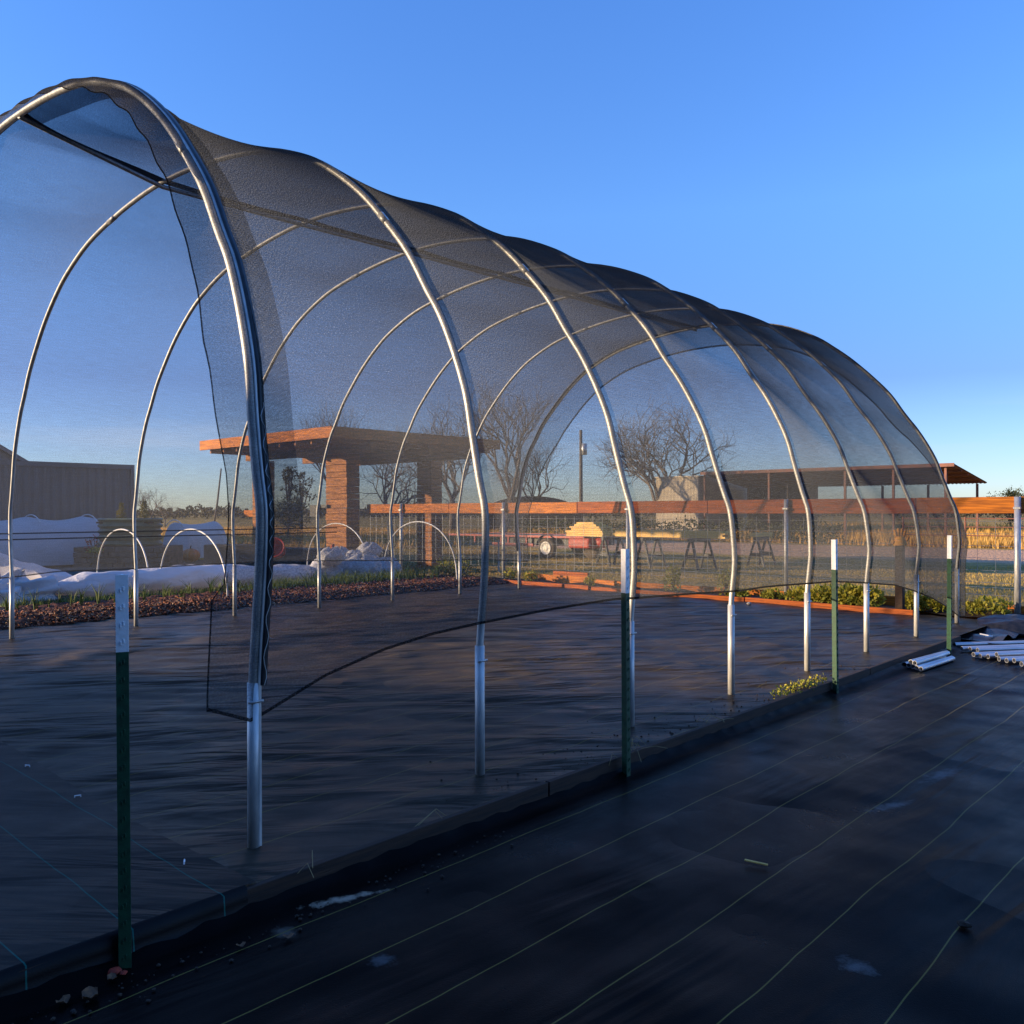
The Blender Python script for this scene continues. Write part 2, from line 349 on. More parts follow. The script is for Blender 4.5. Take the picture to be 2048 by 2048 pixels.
# ------------------------------------------------------------------ the tunnel
YS = [0, 1.214, 2.466, 3.663, 4.881, 6.114, 7.436, 8.78]
XC = -3.33
CR = [3.73, 3.72, 3.73, 3.75, 3.76, 3.77, 3.78, 3.80]
PROF = [(0,0),(0,.3),(0,.61),(.03,.92),(.04,1.13),(.035,1.28),(0,1.42),(-.05,1.65),(-.09,1.84),(-.17,2.05),(-.27,2.25),(-.38,2.41),(-.52,2.62),(-.7,2.82),(-.93,3.04),(-1.22,3.25),(-1.5,3.40),(-1.95,3.56),(-2.5,3.66),(-3.0,3.71),(-3.33,3.72)]
def catmull(P, sub=6):
    out = []
    for i in range(len(P)-1):
        p0, p1, p2, p3 = P[max(i-1,0)], P[i], P[i+1], P[min(i+2, len(P)-1)]
        for k in range(sub):
            t_ = k/sub
            out.append(tuple(.5*((2*b_)+(-a_+c_)*t_+(2*a_-5*b_+4*c_-d_)*t_*t_+(-a_+3*b_-3*c_+d_)*t_**3) for a_, b_, c_, d_ in zip(p0, p1, p2, p3)))
    out.append(P[-1]); return out
HALF = catmull(PROF, 4)
FULL = HALF + [(2*XC-x, z) for x, z in HALF[-2::-1]]
def lean(z, y):      # the end hoop is pulled inwards at the top by the cloth
    k = max(0, min(1, (z-1.5)/2.2)); k = k**1.4
    return .1*k*max(0, 1-max(y, 0)/1.2)
def adjz(x, z, cr):
    return z if z < 3.0 else z + (cr-3.72)*min(1, (z-3.0)/.7)
AMP = [.07, 0, -.11, -.17, -.11, -.22, -.24, -.20]
def shx(x, z, y):       # how far each hoop's near shoulder has been pulled in
    if x < XC or z < .9: return 0.0
    g = min(1, (z-.9)/1.4)
    if x < -1.2: g *= max(0, 1-(-1.2-x)/1.9)
    return float(np.interp(y, YS, AMP))*g
def crown(y):
    return float(np.interp(y, YS, CR))
tun = empty('shade_tunnel', (XC, 4.4, 0), 'long arched hoop tunnel of galvanised pipe covered with black see-through shade cloth', 'hoop tunnel')
T0 = Vector((-XC, -4.4, 0))
def off(pts): return [Vector(p)+T0 for p in pts]
for i, y in enumerate(YS):
    h = MB().tube(off([(x+shx(x, z, y), y+lean(z, y) if i == 0 else y, adjz(x, z, CR[i])) for x, z in FULL if z > .52]), .0185, 12).build('hoop', GALV, tun, True)
    for sx in (0, 2*XC):
        sg = 1 if sx == 0 else -1
        MB().tube(off([(sx, y, -.05), (sx, y, .62)]), .0235, 14).build('ground_sleeve', GALV, h, True)
        MB().tube(off([(sx+.02*sg, y-.03, .55), (sx+.02*sg, y+.03, .55)]), .006, 8).build('bolt', GALV2, h, True)
    for k in (26, 44):   # pipe joints
        x, z = FULL[k*2 if k*2 < len(FULL) else -1]; x2, z2 = FULL[k*2+1]
        MB().tube(off([(x+shx(x, z, y), y+(lean(z, y) if i == 0 else 0), adjz(x, z, CR[i])), (x2+shx(x2, z2, y), y+(lean(z2, y) if i == 0 else 0), adjz(x2, z2, CR[i]))]), .0205, 12).build('joint', GALV, h, True)
b = MB().tube(off([(-2.87, .1, CR[0]-.035)]+[(XC, y, c-.035) for y, c in zip(YS[1:], CR[1:])]), .0165, 10)
b.build('ridge_pipe', GALV2, tun, True)
# lock channel beside the end hoops, with black strip and wiggle wire
def along(y0, side, d_out, z0, i):
    pts = []
    for x, z in FULL[:]:
        if z < z0: continue
        zz = adjz(x, z, CR[i]); nx, nz_ = x-XC, z-1.2
        q = math.hypot(nx, nz_) if z > 1.3 else abs(nx); 
        if z <= 1.3: v = (math.copysign(1, nx), 0)
        else: v = (nx/q, nz_/q)
        yy_ = y0+(lean(z, 0) if i == 0 else 0)
        pts.append(Vector((x+shx(x, z, y0)+v[0]*d_out, yy_, zz+v[1]*d_out)))
    return pts
def strip(ptsA, width, thick):
    rows = []
    for i, p in enumerate(ptsA):
        d = (ptsA[min(i+1, len(ptsA)-1)]-ptsA[max(i-1, 0)]).normalized(); nrm = d.cross(Vector((0,1,0))).normalized()
        q = p+T0; Y = Vector((0, width/2, 0)); N = nrm*thick/2
        rows.append([q-Y-N, q+Y-N, q+Y+N, q-Y+N])
    return rows
for i, y, sgn in ((0, 0, 1), (7, 8.78, -1)):
    MB().grid(strip(along(y+.014*sgn, 1, .012, .3 if i else 0.0, i), .016, .020), close=True).build('lock_channel', GALV, tun, True)
    MB().grid(strip(along(y+.030*sgn, 1, .020, .55, i), .024, .012), close=True).build('cloth_lock_strip', BLACKP, tun, True)
    pts = [p for p in along(y+.030*sgn, 1, .028, .55, i) if p.z < 1.75 and p.x > XC]
    zz = []
    dense = []
    for a_, b_ in zip(pts[:-1], pts[1:]):
        for k in range(3): dense.append(a_.lerp(b_, k/3))
    for k, p_ in enumerate(dense): zz.append(p_+T0+Vector((0, .008*math.sin(k*1.15), 0)))
    MB().tube(zz, .0018, 4).build('wiggle_wire', GALV, tun)

# shade cloth: holes between threads let light through, less at a slant
def shade_cloth(name, k0, dc=1.0):
    m, n, l, p = nodes_mat(name)
    n.remove(p); out = n['Material Output']
    t = n.new('ShaderNodeTexCoord')
    mpv = n.new('ShaderNodeMapping'); mpv.inputs['Scale'].default_value = (1, 1, 1); l.new(t.outputs['Object'], mpv.inputs[0])
    uvm = n.new('ShaderNodeUVMap'); uvm.uv_map = 'UVMap'
    mu = n.new('ShaderNodeMapping'); mu.inputs['Scale'].default_value = (6, 90, 1); l.new(uvm.outputs[0], mu.inputs[0])
    z1 = n.new('ShaderNodeTexNoise'); z1.inputs['Scale'].default_value = 1.0; z1.inputs['Detail'].default_value = 4; l.new(mu.outputs[0], z1.inputs[0])
    mu2 = n.new('ShaderNodeMapping'); mu2.inputs['Scale'].default_value = (95, 170, 1); l.new(uvm.outputs[0], mu2.inputs[0])
    z2 = n.new('ShaderNodeTexNoise'); z2.inputs['Scale'].default_value = 1.0; z2.inputs['Detail'].default_value = 2; l.new(mu2.outputs[0], z2.inputs[0])
    a = math_node(n, l, 'MULTIPLY', math_node(n, l, 'SUBTRACT', z1.outputs[0], .5), .9)
    b_ = math_node(n, l, 'MULTIPLY', math_node(n, l, 'SUBTRACT', z2.outputs[0], .5), 2.2)
    dens = math_node(n, l, 'MULTIPLY', math_node(n, l, 'ADD', math_node(n, l, 'ADD', a, b_), 1.0), k0)
    geo = n.new('ShaderNodeNewGeometry')
    dt = n.new('ShaderNodeVectorMath'); dt.operation = 'DOT_PRODUCT'; l.new(geo.outputs['Normal'], dt.inputs[0]); l.new(geo.outputs['Incoming'], dt.inputs[1])
    ca = math_node(n, l, 'MAXIMUM', math_node(n, l, 'ABSOLUTE', dt.outputs['Value']), .07)
    T = math_node(n, l, 'POWER', 2.71828, math_node(n, l, 'MULTIPLY', math_node(n, l, 'DIVIDE', dens, ca), -1))
    tr = n.new('ShaderNodeBsdfTransparent')
    df = n.new('ShaderNodeBsdfDiffuse'); tl = n.new('ShaderNodeBsdfTranslucent')
    z3 = n.new('ShaderNodeTexNoise'); z3.inputs['Scale'].default_value = 1.0; z3.inputs['Detail'].default_value = 1
    mu3 = n.new('ShaderNodeMapping'); mu3.inputs['Scale'].default_value = (150, 190, 1); l.new(uvm.outputs[0], mu3.inputs[0]); l.new(mu3.outputs[0], z3.inputs[0])
    gk = n.new('ShaderNodeMapRange'); gk.inputs[1].default_value = .45; gk.inputs[2].default_value = .72; gk.inputs[3].default_value = .28; gk.inputs[4].default_value = 5.2; l.new(z3.outputs[0], gk.inputs[0])  # bright speckle painting sun glitter into the cloth's scatter colours
    for sh_, c_ in ((df, (.010,.010,.010)), (tl, (.040,.043,.048))):
        vs = n.new('ShaderNodeVectorMath'); vs.operation = 'SCALE'; vs.inputs[0].default_value = tuple(v*dc for v in c_); l.new(gk.outputs[0], vs.inputs[3]); l.new(vs.outputs[0], sh_.inputs[0])
    gl = n.new('ShaderNodeBsdfGlossy'); gl.inputs[0].default_value = (.22*dc,.21*dc,.19*dc,1); gl.inputs['Roughness'].default_value = .52
    bp = n.new('ShaderNodeBump'); bp.inputs['Distance'].default_value = .004; l.new(z2.outputs[0], bp.inputs['Height'])
    l.new(bp.outputs[0], gl.inputs['Normal'])
    ad = n.new('ShaderNodeAddShader'); l.new(df.outputs[0], ad.inputs[0]); l.new(tl.outputs[0], ad.inputs[1])
    mg_ = n.new('ShaderNodeMixShader'); mg_.inputs[0].default_value = .07; l.new(ad.outputs[0], mg_.inputs[1]); l.new(gl.outputs[0], mg_.inputs[2])
    ms = n.new('ShaderNodeMixShader'); l.new(T, ms.inputs[0]); l.new(mg_.outputs[0], ms.inputs[1]); l.new(tr.outputs[0], ms.inputs[2])
    l.new(ms.outputs[0], out.inputs[0])
    return m
CLOTH = shade_cloth('shade_cloth', .44)
HEM = shade_cloth('shade_cloth_hem', 2.2, .22)
hem_n = [(-.19,.545),(-.02,.475),(.08,.51),(.32,.60),(.61,.67),(.88,.71),(1.17,.73),(1.69,.75),(2.3,.76),(2.82,.74),(3.71,.71),(4.11,.71),(4.85,.69),(5.38,.67),(6.03,.62),(6.8,.55),(7.36,.45),(7.89,.34),(8.44,.2),(8.79,.07),(9.02,.05)]
hem_f = [(-.25,.5),(.1,.55),(1.3,.61),(1.64,.64),(2.32,.63),(4.12,.64),(4.92,.61),(6.86,.53),(7.91,.5),(9.02,.42)]
def interp(P, v): return float(np.interp(v, [a for a, _ in P], [b_ for _, b_ in P]))
FX = np.array([q[0] for q in FULL]); FZ = np.array([q[1] for q in FULL])
AL = np.concatenate([[0], np.cumsum(np.hypot(np.diff(FX), np.diff(FZ)))]); LT = AL[-1]
IC = len(HALF)-1
def arc_at_z(z, side):
    if side == 0: return float(np.interp(z, FZ[:IC], AL[:IC]))
    return LT - float(np.interp(z, FZ[:IC], AL[:IC]))
NT, NY = 190, 230
uu = np.concatenate([[-.2, -.193], np.linspace(-.18, 0, 8)[:-1], np.linspace(0, 8.78, NY-17), np.linspace(8.78, 9.015, 8)[1:], [9.03]])
ftab = [(.5,1.0),(.9,.8),(1.4,.65),(1.9,.85),(2.6,.7),(3.2,.55),(3.5,.6),(3.8,.6)]
SC = AL[IC]
rows = []; uvs = []
jj = np.concatenate([[0, .0013], np.linspace(.006, .994, NT-4), [.9987, 1]])
for y in uu:
    s0 = arc_at_z(interp(hem_n, y), 0); s1 = arc_at_z(interp(hem_f, y), 1)
    row = []
    # fraction inside the bay
    k = int(np.searchsorted(YS, y, side='right')-1); k = max(0, min(6, k))
    u = (y-YS[k])/(YS[k+1]-YS[k])
    for j in range(NT):
        s_ = s0+(s1-s0)*jj[j]
        x = float(np.interp(s_, AL, FX)); z = float(np.interp(s_, AL, FZ))
        e = .01; dx = float(np.interp(s_+e, AL, FX)-np.interp(s_-e, AL, FX)); dz = float(np.interp(s_+e, AL, FZ)-np.interp(s_-e, AL, FZ))
        q = math.hypot(dx, dz) or 1; nx, nz_ = dz/q, -dx/q         # outward normal
        hgt = max(0, min(1, (z-.9)/2.6)); z_ = adjz(x, z, crown(y))
        o_ = .021; yo = y
        if y < 0:
            fr = -y/.2; L = interp(ftab, z)*.2; yo = -L*fr
            if z < 1.0 and x > XC: yo = y
            o_ -= .09*hgt*fr*fr + .01*math.sin(s_*19+fr*2)*fr*hgt
        elif y > 8.78:
            fr = (y-8.78)/.25; o_ -= .27*min(1, hgt*1.6)*fr**1.3; 
        else:
            w_ = 4*u*(1-u)
            if k == 0: w_ = 2.37*(u**.75)*(1-u)
            sag = (.012+(.105 if k == 0 else .034)*hgt**1.3*min(1, abs(s_-SC)/.9))*w_
            o_ -= sag + .005*w_*math.sin(s_*3.1+k*2)*math.sin(y*4+k)
            if z < 1.1 and x > XC: o_ += .018*w_*math.sin(y*1.9)*(1.1-z)
        yo += lean(z, y) 
        row.append(Vector((x+shx(x, z, y)+nx*o_, yo, z_+nz_*o_))+T0); uvs.append((y, s_))
    rows.append(row)
b = MB().grid(rows)
# seam band along the ridge and stitched hem cords -> second material
for fi in range(len(b.f)):
    i_, j_ = divmod(fi, NT-1)
    zc = b.v[b.f[fi][0]]
    if j_ < 1 or j_ > NT-3 or i_ < 1 or i_ >= len(uu)-2: b.mi[fi] = 1
cl = b.build('shade_cloth', [CLOTH, HEM], tun, True)
uvl = cl.data.uv_layers.new(name='UVMap')
li = np.zeros(len(cl.data.loops), dtype=np.int32); cl.data.loops.foreach_get('vertex_index', li)
uvl.data.foreach_set('uv', np.array(uvs)[li].ravel())
def cloth_strip(name, y0, y1, sfun, offn, m_, ny=160, ns=5, mode='y'):
    rows = []; uv = []
    for y in np.linspace(y0, y1, ny):
        row = []
        s0, s1 = sfun(y)
        k = int(np.searchsorted(YS, y, side='right')-1); k = max(0, min(6, k)); u = (y-YS[k])/(YS[k+1]-YS[k])
        for j in range(ns):
            s_ = s0+(s1-s0)*j/(ns-1)
            x = float(np.interp(s_, AL, FX)); z = float(np.interp(s_, AL, FZ)); e = .01
            dx = float(np.interp(s_+e, AL, FX)-np.interp(s_-e, AL, FX)); dz = float(np.interp(s_+e, AL, FZ)-np.interp(s_-e, AL, FZ)); q = math.hypot(dx, dz) or 1
            nx, nz_ = dz/q, -dx/q; hgt = max(0, min(1, (z-.9)/2.6)); w_ = 4*u*(1-u) if k else 2.37*(max(u, 0)**.75)*(1-u)
            o_ = offn - (.012+(.105 if k == 0 else .034)*hgt**1.3*min(1, abs(s_-SC)/.9))*w_
            row.append(Vector((x+shx(x, z, y)+nx*o_, y+lean(z, y), adjz(x, z, crown(y))+nz_*o_))+T0); uv.append((y, s_))
        rows.append(row)
    o = MB().grid(rows).build(name, m_, tun, True)
    ul = o.data.uv_layers.new(name='UVMap'); li = np.zeros(len(o.data.loops), dtype=np.int32); o.data.loops.foreach_get('vertex_index', li)
    ul.data.foreach_set('uv', np.array(uv)[li].ravel()); return o
SC = AL[IC]
cloth_strip('ridge_seam', .02, 8.95, lambda y: (SC-.05-.46*max(0, 1-y/1.2), SC+.05-.46*max(0, 1-y/1.2)), .012, HEM)
for zc in (1.05, .99):
    a_ = arc_at_z(zc, 1); cloth_strip('stitched_cord', .02, 5.2, lambda y, a_=a_: (a_-.007, a_+.007), .026, HEM, ns=3)
# doubled turn-back of cloth over the first hoop on the near side
cloth_strip('turned_back_edge', .03, .17, lambda y: (arc_at_z(1.1, 0), SC-.3), .034, CLOTH, ny=8, ns=60)

# ------------------------------------------------------------------ steel T-posts
def make_tpost(label):
    t_ = empty('fence_post', (0,0,0), label, 'steel post', 'green steel T-posts with white tips along the kerb')
    for nm, z0, z1, mt in (('shaft', -.1, .945, GREENP), ('white_tip', .945, 1.175, WHITEP)):
        b = MB().box(0, .0055, -.0175, .0175, z0, z1).box(-.034, -.0002, -.0035, .0035, z0, z1)
        z = max(z0, 0)+.03
        while z < z1-.02:
            for sy in (-1, 1): b.box(.0057, .0095, sy*.004-.002, sy*.004+.002, z-.006+sy*.003, z+.006+sy*.003)
            z += .052
        b.build(nm, mt, t_, bevel=.001)
    return t_
tp = make_tpost('x')
tl = ['nearest green steel post with a white tip and red scraps at its foot', 'second green post with a white tip, in front of the third hoop leg', 'third green post with a bright white tip, by the yellow-green weeds', 'farthest green post with a white tip, beside the silver pipes']
tpos = [(.378,-.645,1.16,R(-25)), (.392,1.885,1.15,R(2)), (.375,4.55,1.13,R(0)), (.455,6.97,1.11,R(6))]
for i, (x, y, h_, rz) in enumerate(tpos):
    o = tp if i == 0 else copy_tree(tp); o.location = (x, y, -.075); o['label'] = tl[i]
    o.scale = (1, 1, h_/1.175); o.rotation_euler = (R([.3,-.4,.3,.8][i]), R([.8,-.5,-.3,.4][i]), rz)

# red scraps at the foot of the near post
b = MB()
def lump(b, c, r, n=7, flat=.6, seed=0, mi=0):
    rs = random.Random(seed); rows = []
    for i in range(1, 6):
        ph = math.pi*i/6; rows.append([(c[0]+r*math.sin(ph)*math.cos(2*math.pi*k/n)*(.7+.5*rs.random()), c[1]+r*math.sin(ph)*math.sin(2*math.pi*k/n)*(.7+.5*rs.random()), c[2]+r*flat*math.cos(ph)*(.8+.3*rs.random())) for k in range(n)])
    base = len(b.v); b.grid(rows, mi, True)
    b.add([(c[0], c[1], c[2]+r*flat), (c[0], c[1], c[2]-r*flat)], [], mi); top = len(b.v)-2
    for k in range(n):
        b.f.append((base+k, top, base+(k+1) % n)); b.mi.append(mi)
        q = base+4*n; b.f.append((q+k, q+(k+1) % n, top+1)); b.mi.append(mi)
REDCL = mat('red_scrap', (.45,.05,.02), .8, 0, (.25,.03,.015), 60)
tag_ = ['red scrap on the left of the nearest post foot', 'longer red scrap in front of the nearest post foot', 'small red scrap just right of the nearest post foot']
for i, (dx, dy, r) in enumerate(((-.035,-.045,.016), (.012,-.035,.02), (.04,-.02,.011))):
    b = MB(); lump(b, (0,0,0), r, seed=i+3, flat=.45); o = b.build('red_scrap', REDCL); o.location = (.378+dx, -.645+dy, -.07); tag(o, tag_[i], 'scrap', 'red scraps around the nearest post')

# ------------------------------------------------------------------ debris on the fabrics
LEAF = mat('dry_leaf', (.22,.10,.04), .8, 0, (.1,.05,.025), 60)
CLOD = mat('soil_clod', (.06,.04,.025), .95, 0, (.03,.02,.015), 40, bump=.004, bscale=80)
b = MB(); d0 = Vector((1.35,1.30,-.07)); d1 = Vector((1.435,1.32,-.072))
b.bar(d0, d1, .012, .005); o = MB().add(b.v, b.f).build('wood_splinter', WOODY, bevel=.001); tag(o, 'pale wood splinter lying alone on the dark yard fabric', 'splinter')
b = MB(); lump(b, (0,0,0), .022, seed=9, flat=.5); o = b.build('soil_clod', CLOD); o.location = (2.12,1.31,-.07); tag(o, 'dark soil clod on a yellow thread at the right of the yard fabric', 'clod')
specs = [((.10,-.70),.012,'curled brown leaf scrap left of the nearest post on the yard fabric near the kerb'), ((.52,-.35),.010,'brown leaf scrap lying right of the nearest post'),
         ((.44,-.84),.014,'brown leaf scrap nearest the bottom left corner'), ((.58,-.22),.012,'reddish leaf scrap beside the pale sand patch'), ((.47,-.78),.02,'largest crumpled brown leaf at the bottom left')]
for i, (xy, r, lab) in enumerate(specs):
    b = MB(); rs = random.Random(i); x0 = max(xy[0], .42)
    rows = [[(r*1.6*(a-.5)*2*(1-abs(c_-.5)*.9), r*(c_-.5)*2, r*.8*((a-.5)**2*3+.3*rs.random())) for a in np.linspace(0,1,6)] for c_ in np.linspace(0,1,5)]
    o = b.grid(rows).build('leaf_scrap', LEAF); o.location = (x0, xy[1], -.074); o.rotation_euler = (0,0,rs.random()*6); tag(o, lab, 'leaf', 'leaf scraps on the yard fabric')
b = MB(); rs = random.Random(4)
for k in range(420):
    y = rs.uniform(.8, 5.5) if k < 300 else rs.uniform(-1.0, .9)
    if k < 300: x = .285-abs(rs.gauss(0, .18)); z = .004
    else: x = .43+abs(rs.gauss(0, .09)); z = -.076
    lump(b, (x, y, z), rs.choice([.002,.003,.003,.005,.007]), n=5, seed=k)
o = b.build('soil_crumbs', CLOD); tag(o, 'scatter of soil crumbs along both sides of the kerb board', 'soil crumbs', kind='stuff')
# staples and white flecks
for i, (x, y) in enumerate([(-1.70,-.24),(-1.04,-.25),(-.51,-.27),(-.01,-.27)]):
    o = MB().tube([(-.012,0,-.01),(-.012,0,.004),(.012,0,.004),(.012,0,-.01)], .003, 6).build('fabric_staple', WHITEP); o.location = (x, y, .016); o.rotation_euler = (0,0,R(30+40*i))
    tag(o, ['leftmost', 'second from left', 'third from left', 'rightmost'][i]+' pale staple along the overlap of the two floor fabrics', 'staple', 'staples along the fabric overlap')
# dry grass stems by the kerb
STRAW = mat('straw', (.36,.27,.12), .8)
b = MB(); rs = random.Random(8)
for (x, y, nn) in ((.30,.62,2), (.31,2.1,6), (.32,2.9,5), (.33,1.95,4), (.34,.05,2)):
    for k in range(nn):
        a = rs.uniform(0,6.28); L = rs.uniform(.05,.16); p0 = Vector((x, y+rs.uniform(-.1,.1), .0)); p1 = p0+Vector((math.cos(a)*L*.6, math.sin(a)*L*.6, rs.uniform(.015,.06))); p2 = p0+Vector((math.cos(a)*L, math.sin(a)*L, rs.uniform(-.03,.02)))
        b.tube([p0, p1, p2], .0013, 3)
tag(b.build('dry_stems', STRAW), 'thin dry stems sticking out along the kerb board', 'dry stems', kind='stuff')

# ------------------------------------------------------------------ leaf helpers
def leafmat(name, c1, c2, scale=3, tr=.35):
    m, n, l, p = nodes_mat(name)
    t = n.new('ShaderNodeTexCoord'); z = n.new('ShaderNodeTexNoise'); z.inputs['Scale'].default_value = scale; z.inputs['Detail'].default_value = 4; l.new(t.outputs['Object'], z.inputs[0])
    r = n.new('ShaderNodeMapRange'); r.inputs[1].default_value = .35; r.inputs[2].default_value = .65; l.new(z.outputs[0], r.inputs[0])
    x = n.new('ShaderNodeMix'); x.data_type = 'RGBA'; l.new(r.outputs[0], x.inputs[0]); x.inputs[6].default_value = (*c1,1); x.inputs[7].default_value = (*c2,1)
    l.new(x.outputs[2], p.inputs['Base Color']); p.inputs['Roughness'].default_value = .55; p.inputs['Specular IOR Level'].default_value = .3
    tt = n.new('ShaderNodeBsdfTranslucent'); l.new(x.outputs[2], tt.inputs[0]); ms = n.new('ShaderNodeMixShader'); ms.inputs[0].default_value = tr
    l.new(p.outputs[0], ms.inputs[1]); l.new(tt.outputs[0], ms.inputs[2]); l.new(ms.outputs[0], n['Material Output'].inputs[0]); return m
STRAWB = leafmat('strawberry_leaf', (.50,.42,.05), (.20,.23,.035), 9)
ONION = leafmat('onion_leaf', (.10,.17,.05), (.16,.19,.03), 9)
GRASSB = leafmat('grass_blade', (.30,.24,.045), (.58,.38,.11), .6)
GOLD = leafmat('dry_grass', (.72,.40,.09), (.46,.29,.08), .5)
EVERG = leafmat('evergreen', (.045,.055,.015), (.10,.085,.02), 6)
BUSHG = leafmat('bush_leaf', (.05,.065,.02), (.09,.085,.03), .5)
CONI = leafmat('golden_conifer', (.20,.16,.02), (.10,.11,.02), 6)
REDLEAF = leafmat('red_leaf', (.5,.06,.04), (.35,.04,.03), 9)
MULCHC = None
def leafq(b, c, L, wd, rs, upb=.3, mi=0):
    d = Vector((rs.gauss(0,1), rs.gauss(0,1), rs.gauss(0,1)+upb)).normalized(); s_ = d.cross(Vector((rs.gauss(0,1), rs.gauss(0,1), rs.gauss(0,1)))).normalized(); nn = d.cross(s_)
    c = Vector(c)
    b.add([c, c+d*L*.5+s_*wd/2+nn*wd*.15, c+d*L, c+d*L*.5-s_*wd/2+nn*wd*.15], [(0,1,2,3)], mi)

# mulch strip on the far side of the tunnel
MULCH = mat('bark_mulch', (.15,.05,.022), .85, 0, (.05,.02,.012), 16, bump=.03, bscale=22, spec=.2, detail=8)
rows = []
for y in np.linspace(-7, 9.3, 260):
    r_ = []
    for k, x in enumerate(np.linspace(-7.38, -9.0, 26)):
        q = k/25; z = .085*min(1, q*5)+.02*fnoise(x*14, y*14)+.012*fnoise(x*31, y*27, 1, 3)
        r_.append((x+.03*math.sin(y*5)+.02*math.sin(y*13), y, max(z, .004) if k else -.01))
    rows.append(r_)
tag(MB().grid(rows).build('mulch_strip', MULCH, smooth=True), kind='structure')
CHIPM = [mat('chip_red', (.26,.085,.03), .8), mat('chip_dark', (.06,.025,.014), .8), mat('chip_pale', (.34,.2,.11), .8)]
b = MB(); rs = random.Random(12)
for k in range(9000):
    y = rs.uniform(-2, 9.2); x = -7.38-abs(rs.gauss(0,.5)); 
    if x < -8.9: continue
    z = .085*min(1, (-7.38-x)/.325)+.012
    a = rs.uniform(0, 6.28); L = rs.uniform(.008,.026); Mx = Matrix.Translation((x, y, z)) @ Matrix.Rotation(a, 4, 'Z') @ Matrix.Rotation(rs.gauss(0,.5), 4, 'Y') @ Matrix.Rotation(rs.gauss(0,.5), 4, 'X')
    b.box(-L, L, -L*.5, L*.5, -.003, .003, rs.choice([0,0,0,1,1,2]), Mx)
tag(b.build('bark_chips', CHIPM), 'loose red brown bark chips covering the strip beyond the tunnel', 'bark mulch', kind='stuff')

# onion plants
def onion(seed, h=.22, nb=7):
    rs = random.Random(seed); b = MB()
    for k in range(nb):
        a = rs.uniform(0,6.28); t1 = rs.uniform(.05,.5); H = h*rs.uniform(.6,1.15)
        p0 = Vector((rs.gauss(0,.008), rs.gauss(0,.008), -.02)); p1 = p0+Vector((math.cos(a)*H*t1*.4, math.sin(a)*H*t1*.4, H*.6)); p2 = p1+Vector((math.cos(a)*H*t1, math.sin(a)*H*t1, H*.42))
        b.tube([p0, p1, p2], [.0045,.0038,.0008], 4, cap=False)
    me = bpy.data.meshes.new('onion'); me.from_pydata(b.v, [], b.f); me.materials.append(ONION); return me
OM = [onion(i) for i in range(8)]
rs = random.Random(21); cnt = 0
for k in range(150):
    y = .4+k*.058+rs.uniform(-.03,.03); rowx = -8.45 if k % 2 else -8.85
    if rs.random() < (.55 if y < 4.5 else .1): continue
    o = bpy.data.objects.new('onion_plant', OM[k % 8]); C.objects.link(o); o.location = (rowx+rs.gauss(0,.06), y, .085); o.rotation_euler = (0,0,rs.random()*6); s_ = rs.uniform(.65,1.25); o.scale = (s_,)*3
    tag(o, 'small green onion plant in the sparse row between bark mulch and the white row cover', 'onion plant', 'onion plants in the mulched row')
# dense cover crop patch
b = MB(); rs = random.Random(22)
for k in range(5200):
    y = rs.uniform(5.2, 8.6) if k % 3 else rs.uniform(1.5, 5.5); x = rs.gauss(-8.95 if y > 5 else -9.2, .16); h_ = rs.uniform(.06,.2)*(1 if y > 5.3 else .6)
    if k % 11 == 0: x = rs.uniform(-13,-11.6); y = rs.uniform(1.5, 8); h_ = rs.uniform(.08,.22)
    a = rs.uniform(0,6.28); p = Vector((x, y, .06)); q = Vector((math.cos(a), math.sin(a), 0)); e_ = Vector((-q.y, q.x, 0))*.004
    b.add([p-e_, p+e_, p+q*h_*.4+Vector((0,0,h_))], [(0,1,2)])
tag(b.build('cover_crop', ONION), 'thick short green grass growing beside the white row cover', 'grass', kind='stuff')

# white row cover rolled along the bed
def blob_tube(path, radii, n=22, flat=.75, seed=0, amp=.12):
    rs = random.Random(seed); ph = [rs.uniform(0,6.28) for _ in range(6)]; rows = []
    for i, (p, r) in enumerate(zip(path, radii)):
        p = Vector(p); d = (Vector(path[min(i+1, len(path)-1)])-Vector(path[max(i-1, 0)])).normalized(); x = d.cross(Vector((0,0,1))).normalized(); y = x.cross(d)
        row = []
        for k in range(n):
            a = 2*math.pi*k/n; rr = r*(1+amp*math.sin(3*a+i*.35+ph[0])*.5+amp*.5*math.sin(7*a-i*.5+ph[1])+amp*.3*math.sin(i*1.3+ph[2]))
            q = p+x*math.cos(a)*rr*1.15+y*math.sin(a)*rr*flat; q.z = max(q.z, p.z-r*flat*.8); row.append(q)
        rows.append(row)
    return rows
path = []; rad = []
for k in range(90):
    u = k/89; y = 2.75+u*6.2; path.append((-10.15+.1*math.sin(u*9)-.25*u, y, .17+.05*math.sin(u*6))); rad.append((.19+.07*math.sin(u*3.1+.4)+.015*math.sin(u*21))*(min(1, .35+u*9)))
b = MB().grid(blob_tube(path, rad, amp=.10, seed=1), close=True)
o = b.build('row_cover', ROWCOV, smooth=True); tag(o, 'long white fleece row cover bunched into a roll along the onion bed', 'row cover')
path = [(-10.2+.12*math.sin(k*.7), 1.4+k*.06, .14+.03*math.sin(k)) for k in range(26)]
b = MB().grid(blob_tube(path, [(.24+.05*math.sin(k*.9))*min(1, (26-k)/7) for k in range(26)], amp=.5, seed=5, flat=.9), close=True)
o = b.build('row_cover', ROWCOV, smooth=True); tag(o, 'crumpled end of white fleece at the left edge, in front of the roll', 'row cover')
path = [(-11.7+.02*k, 1.6+k*.09, .2) for k in range(22)]
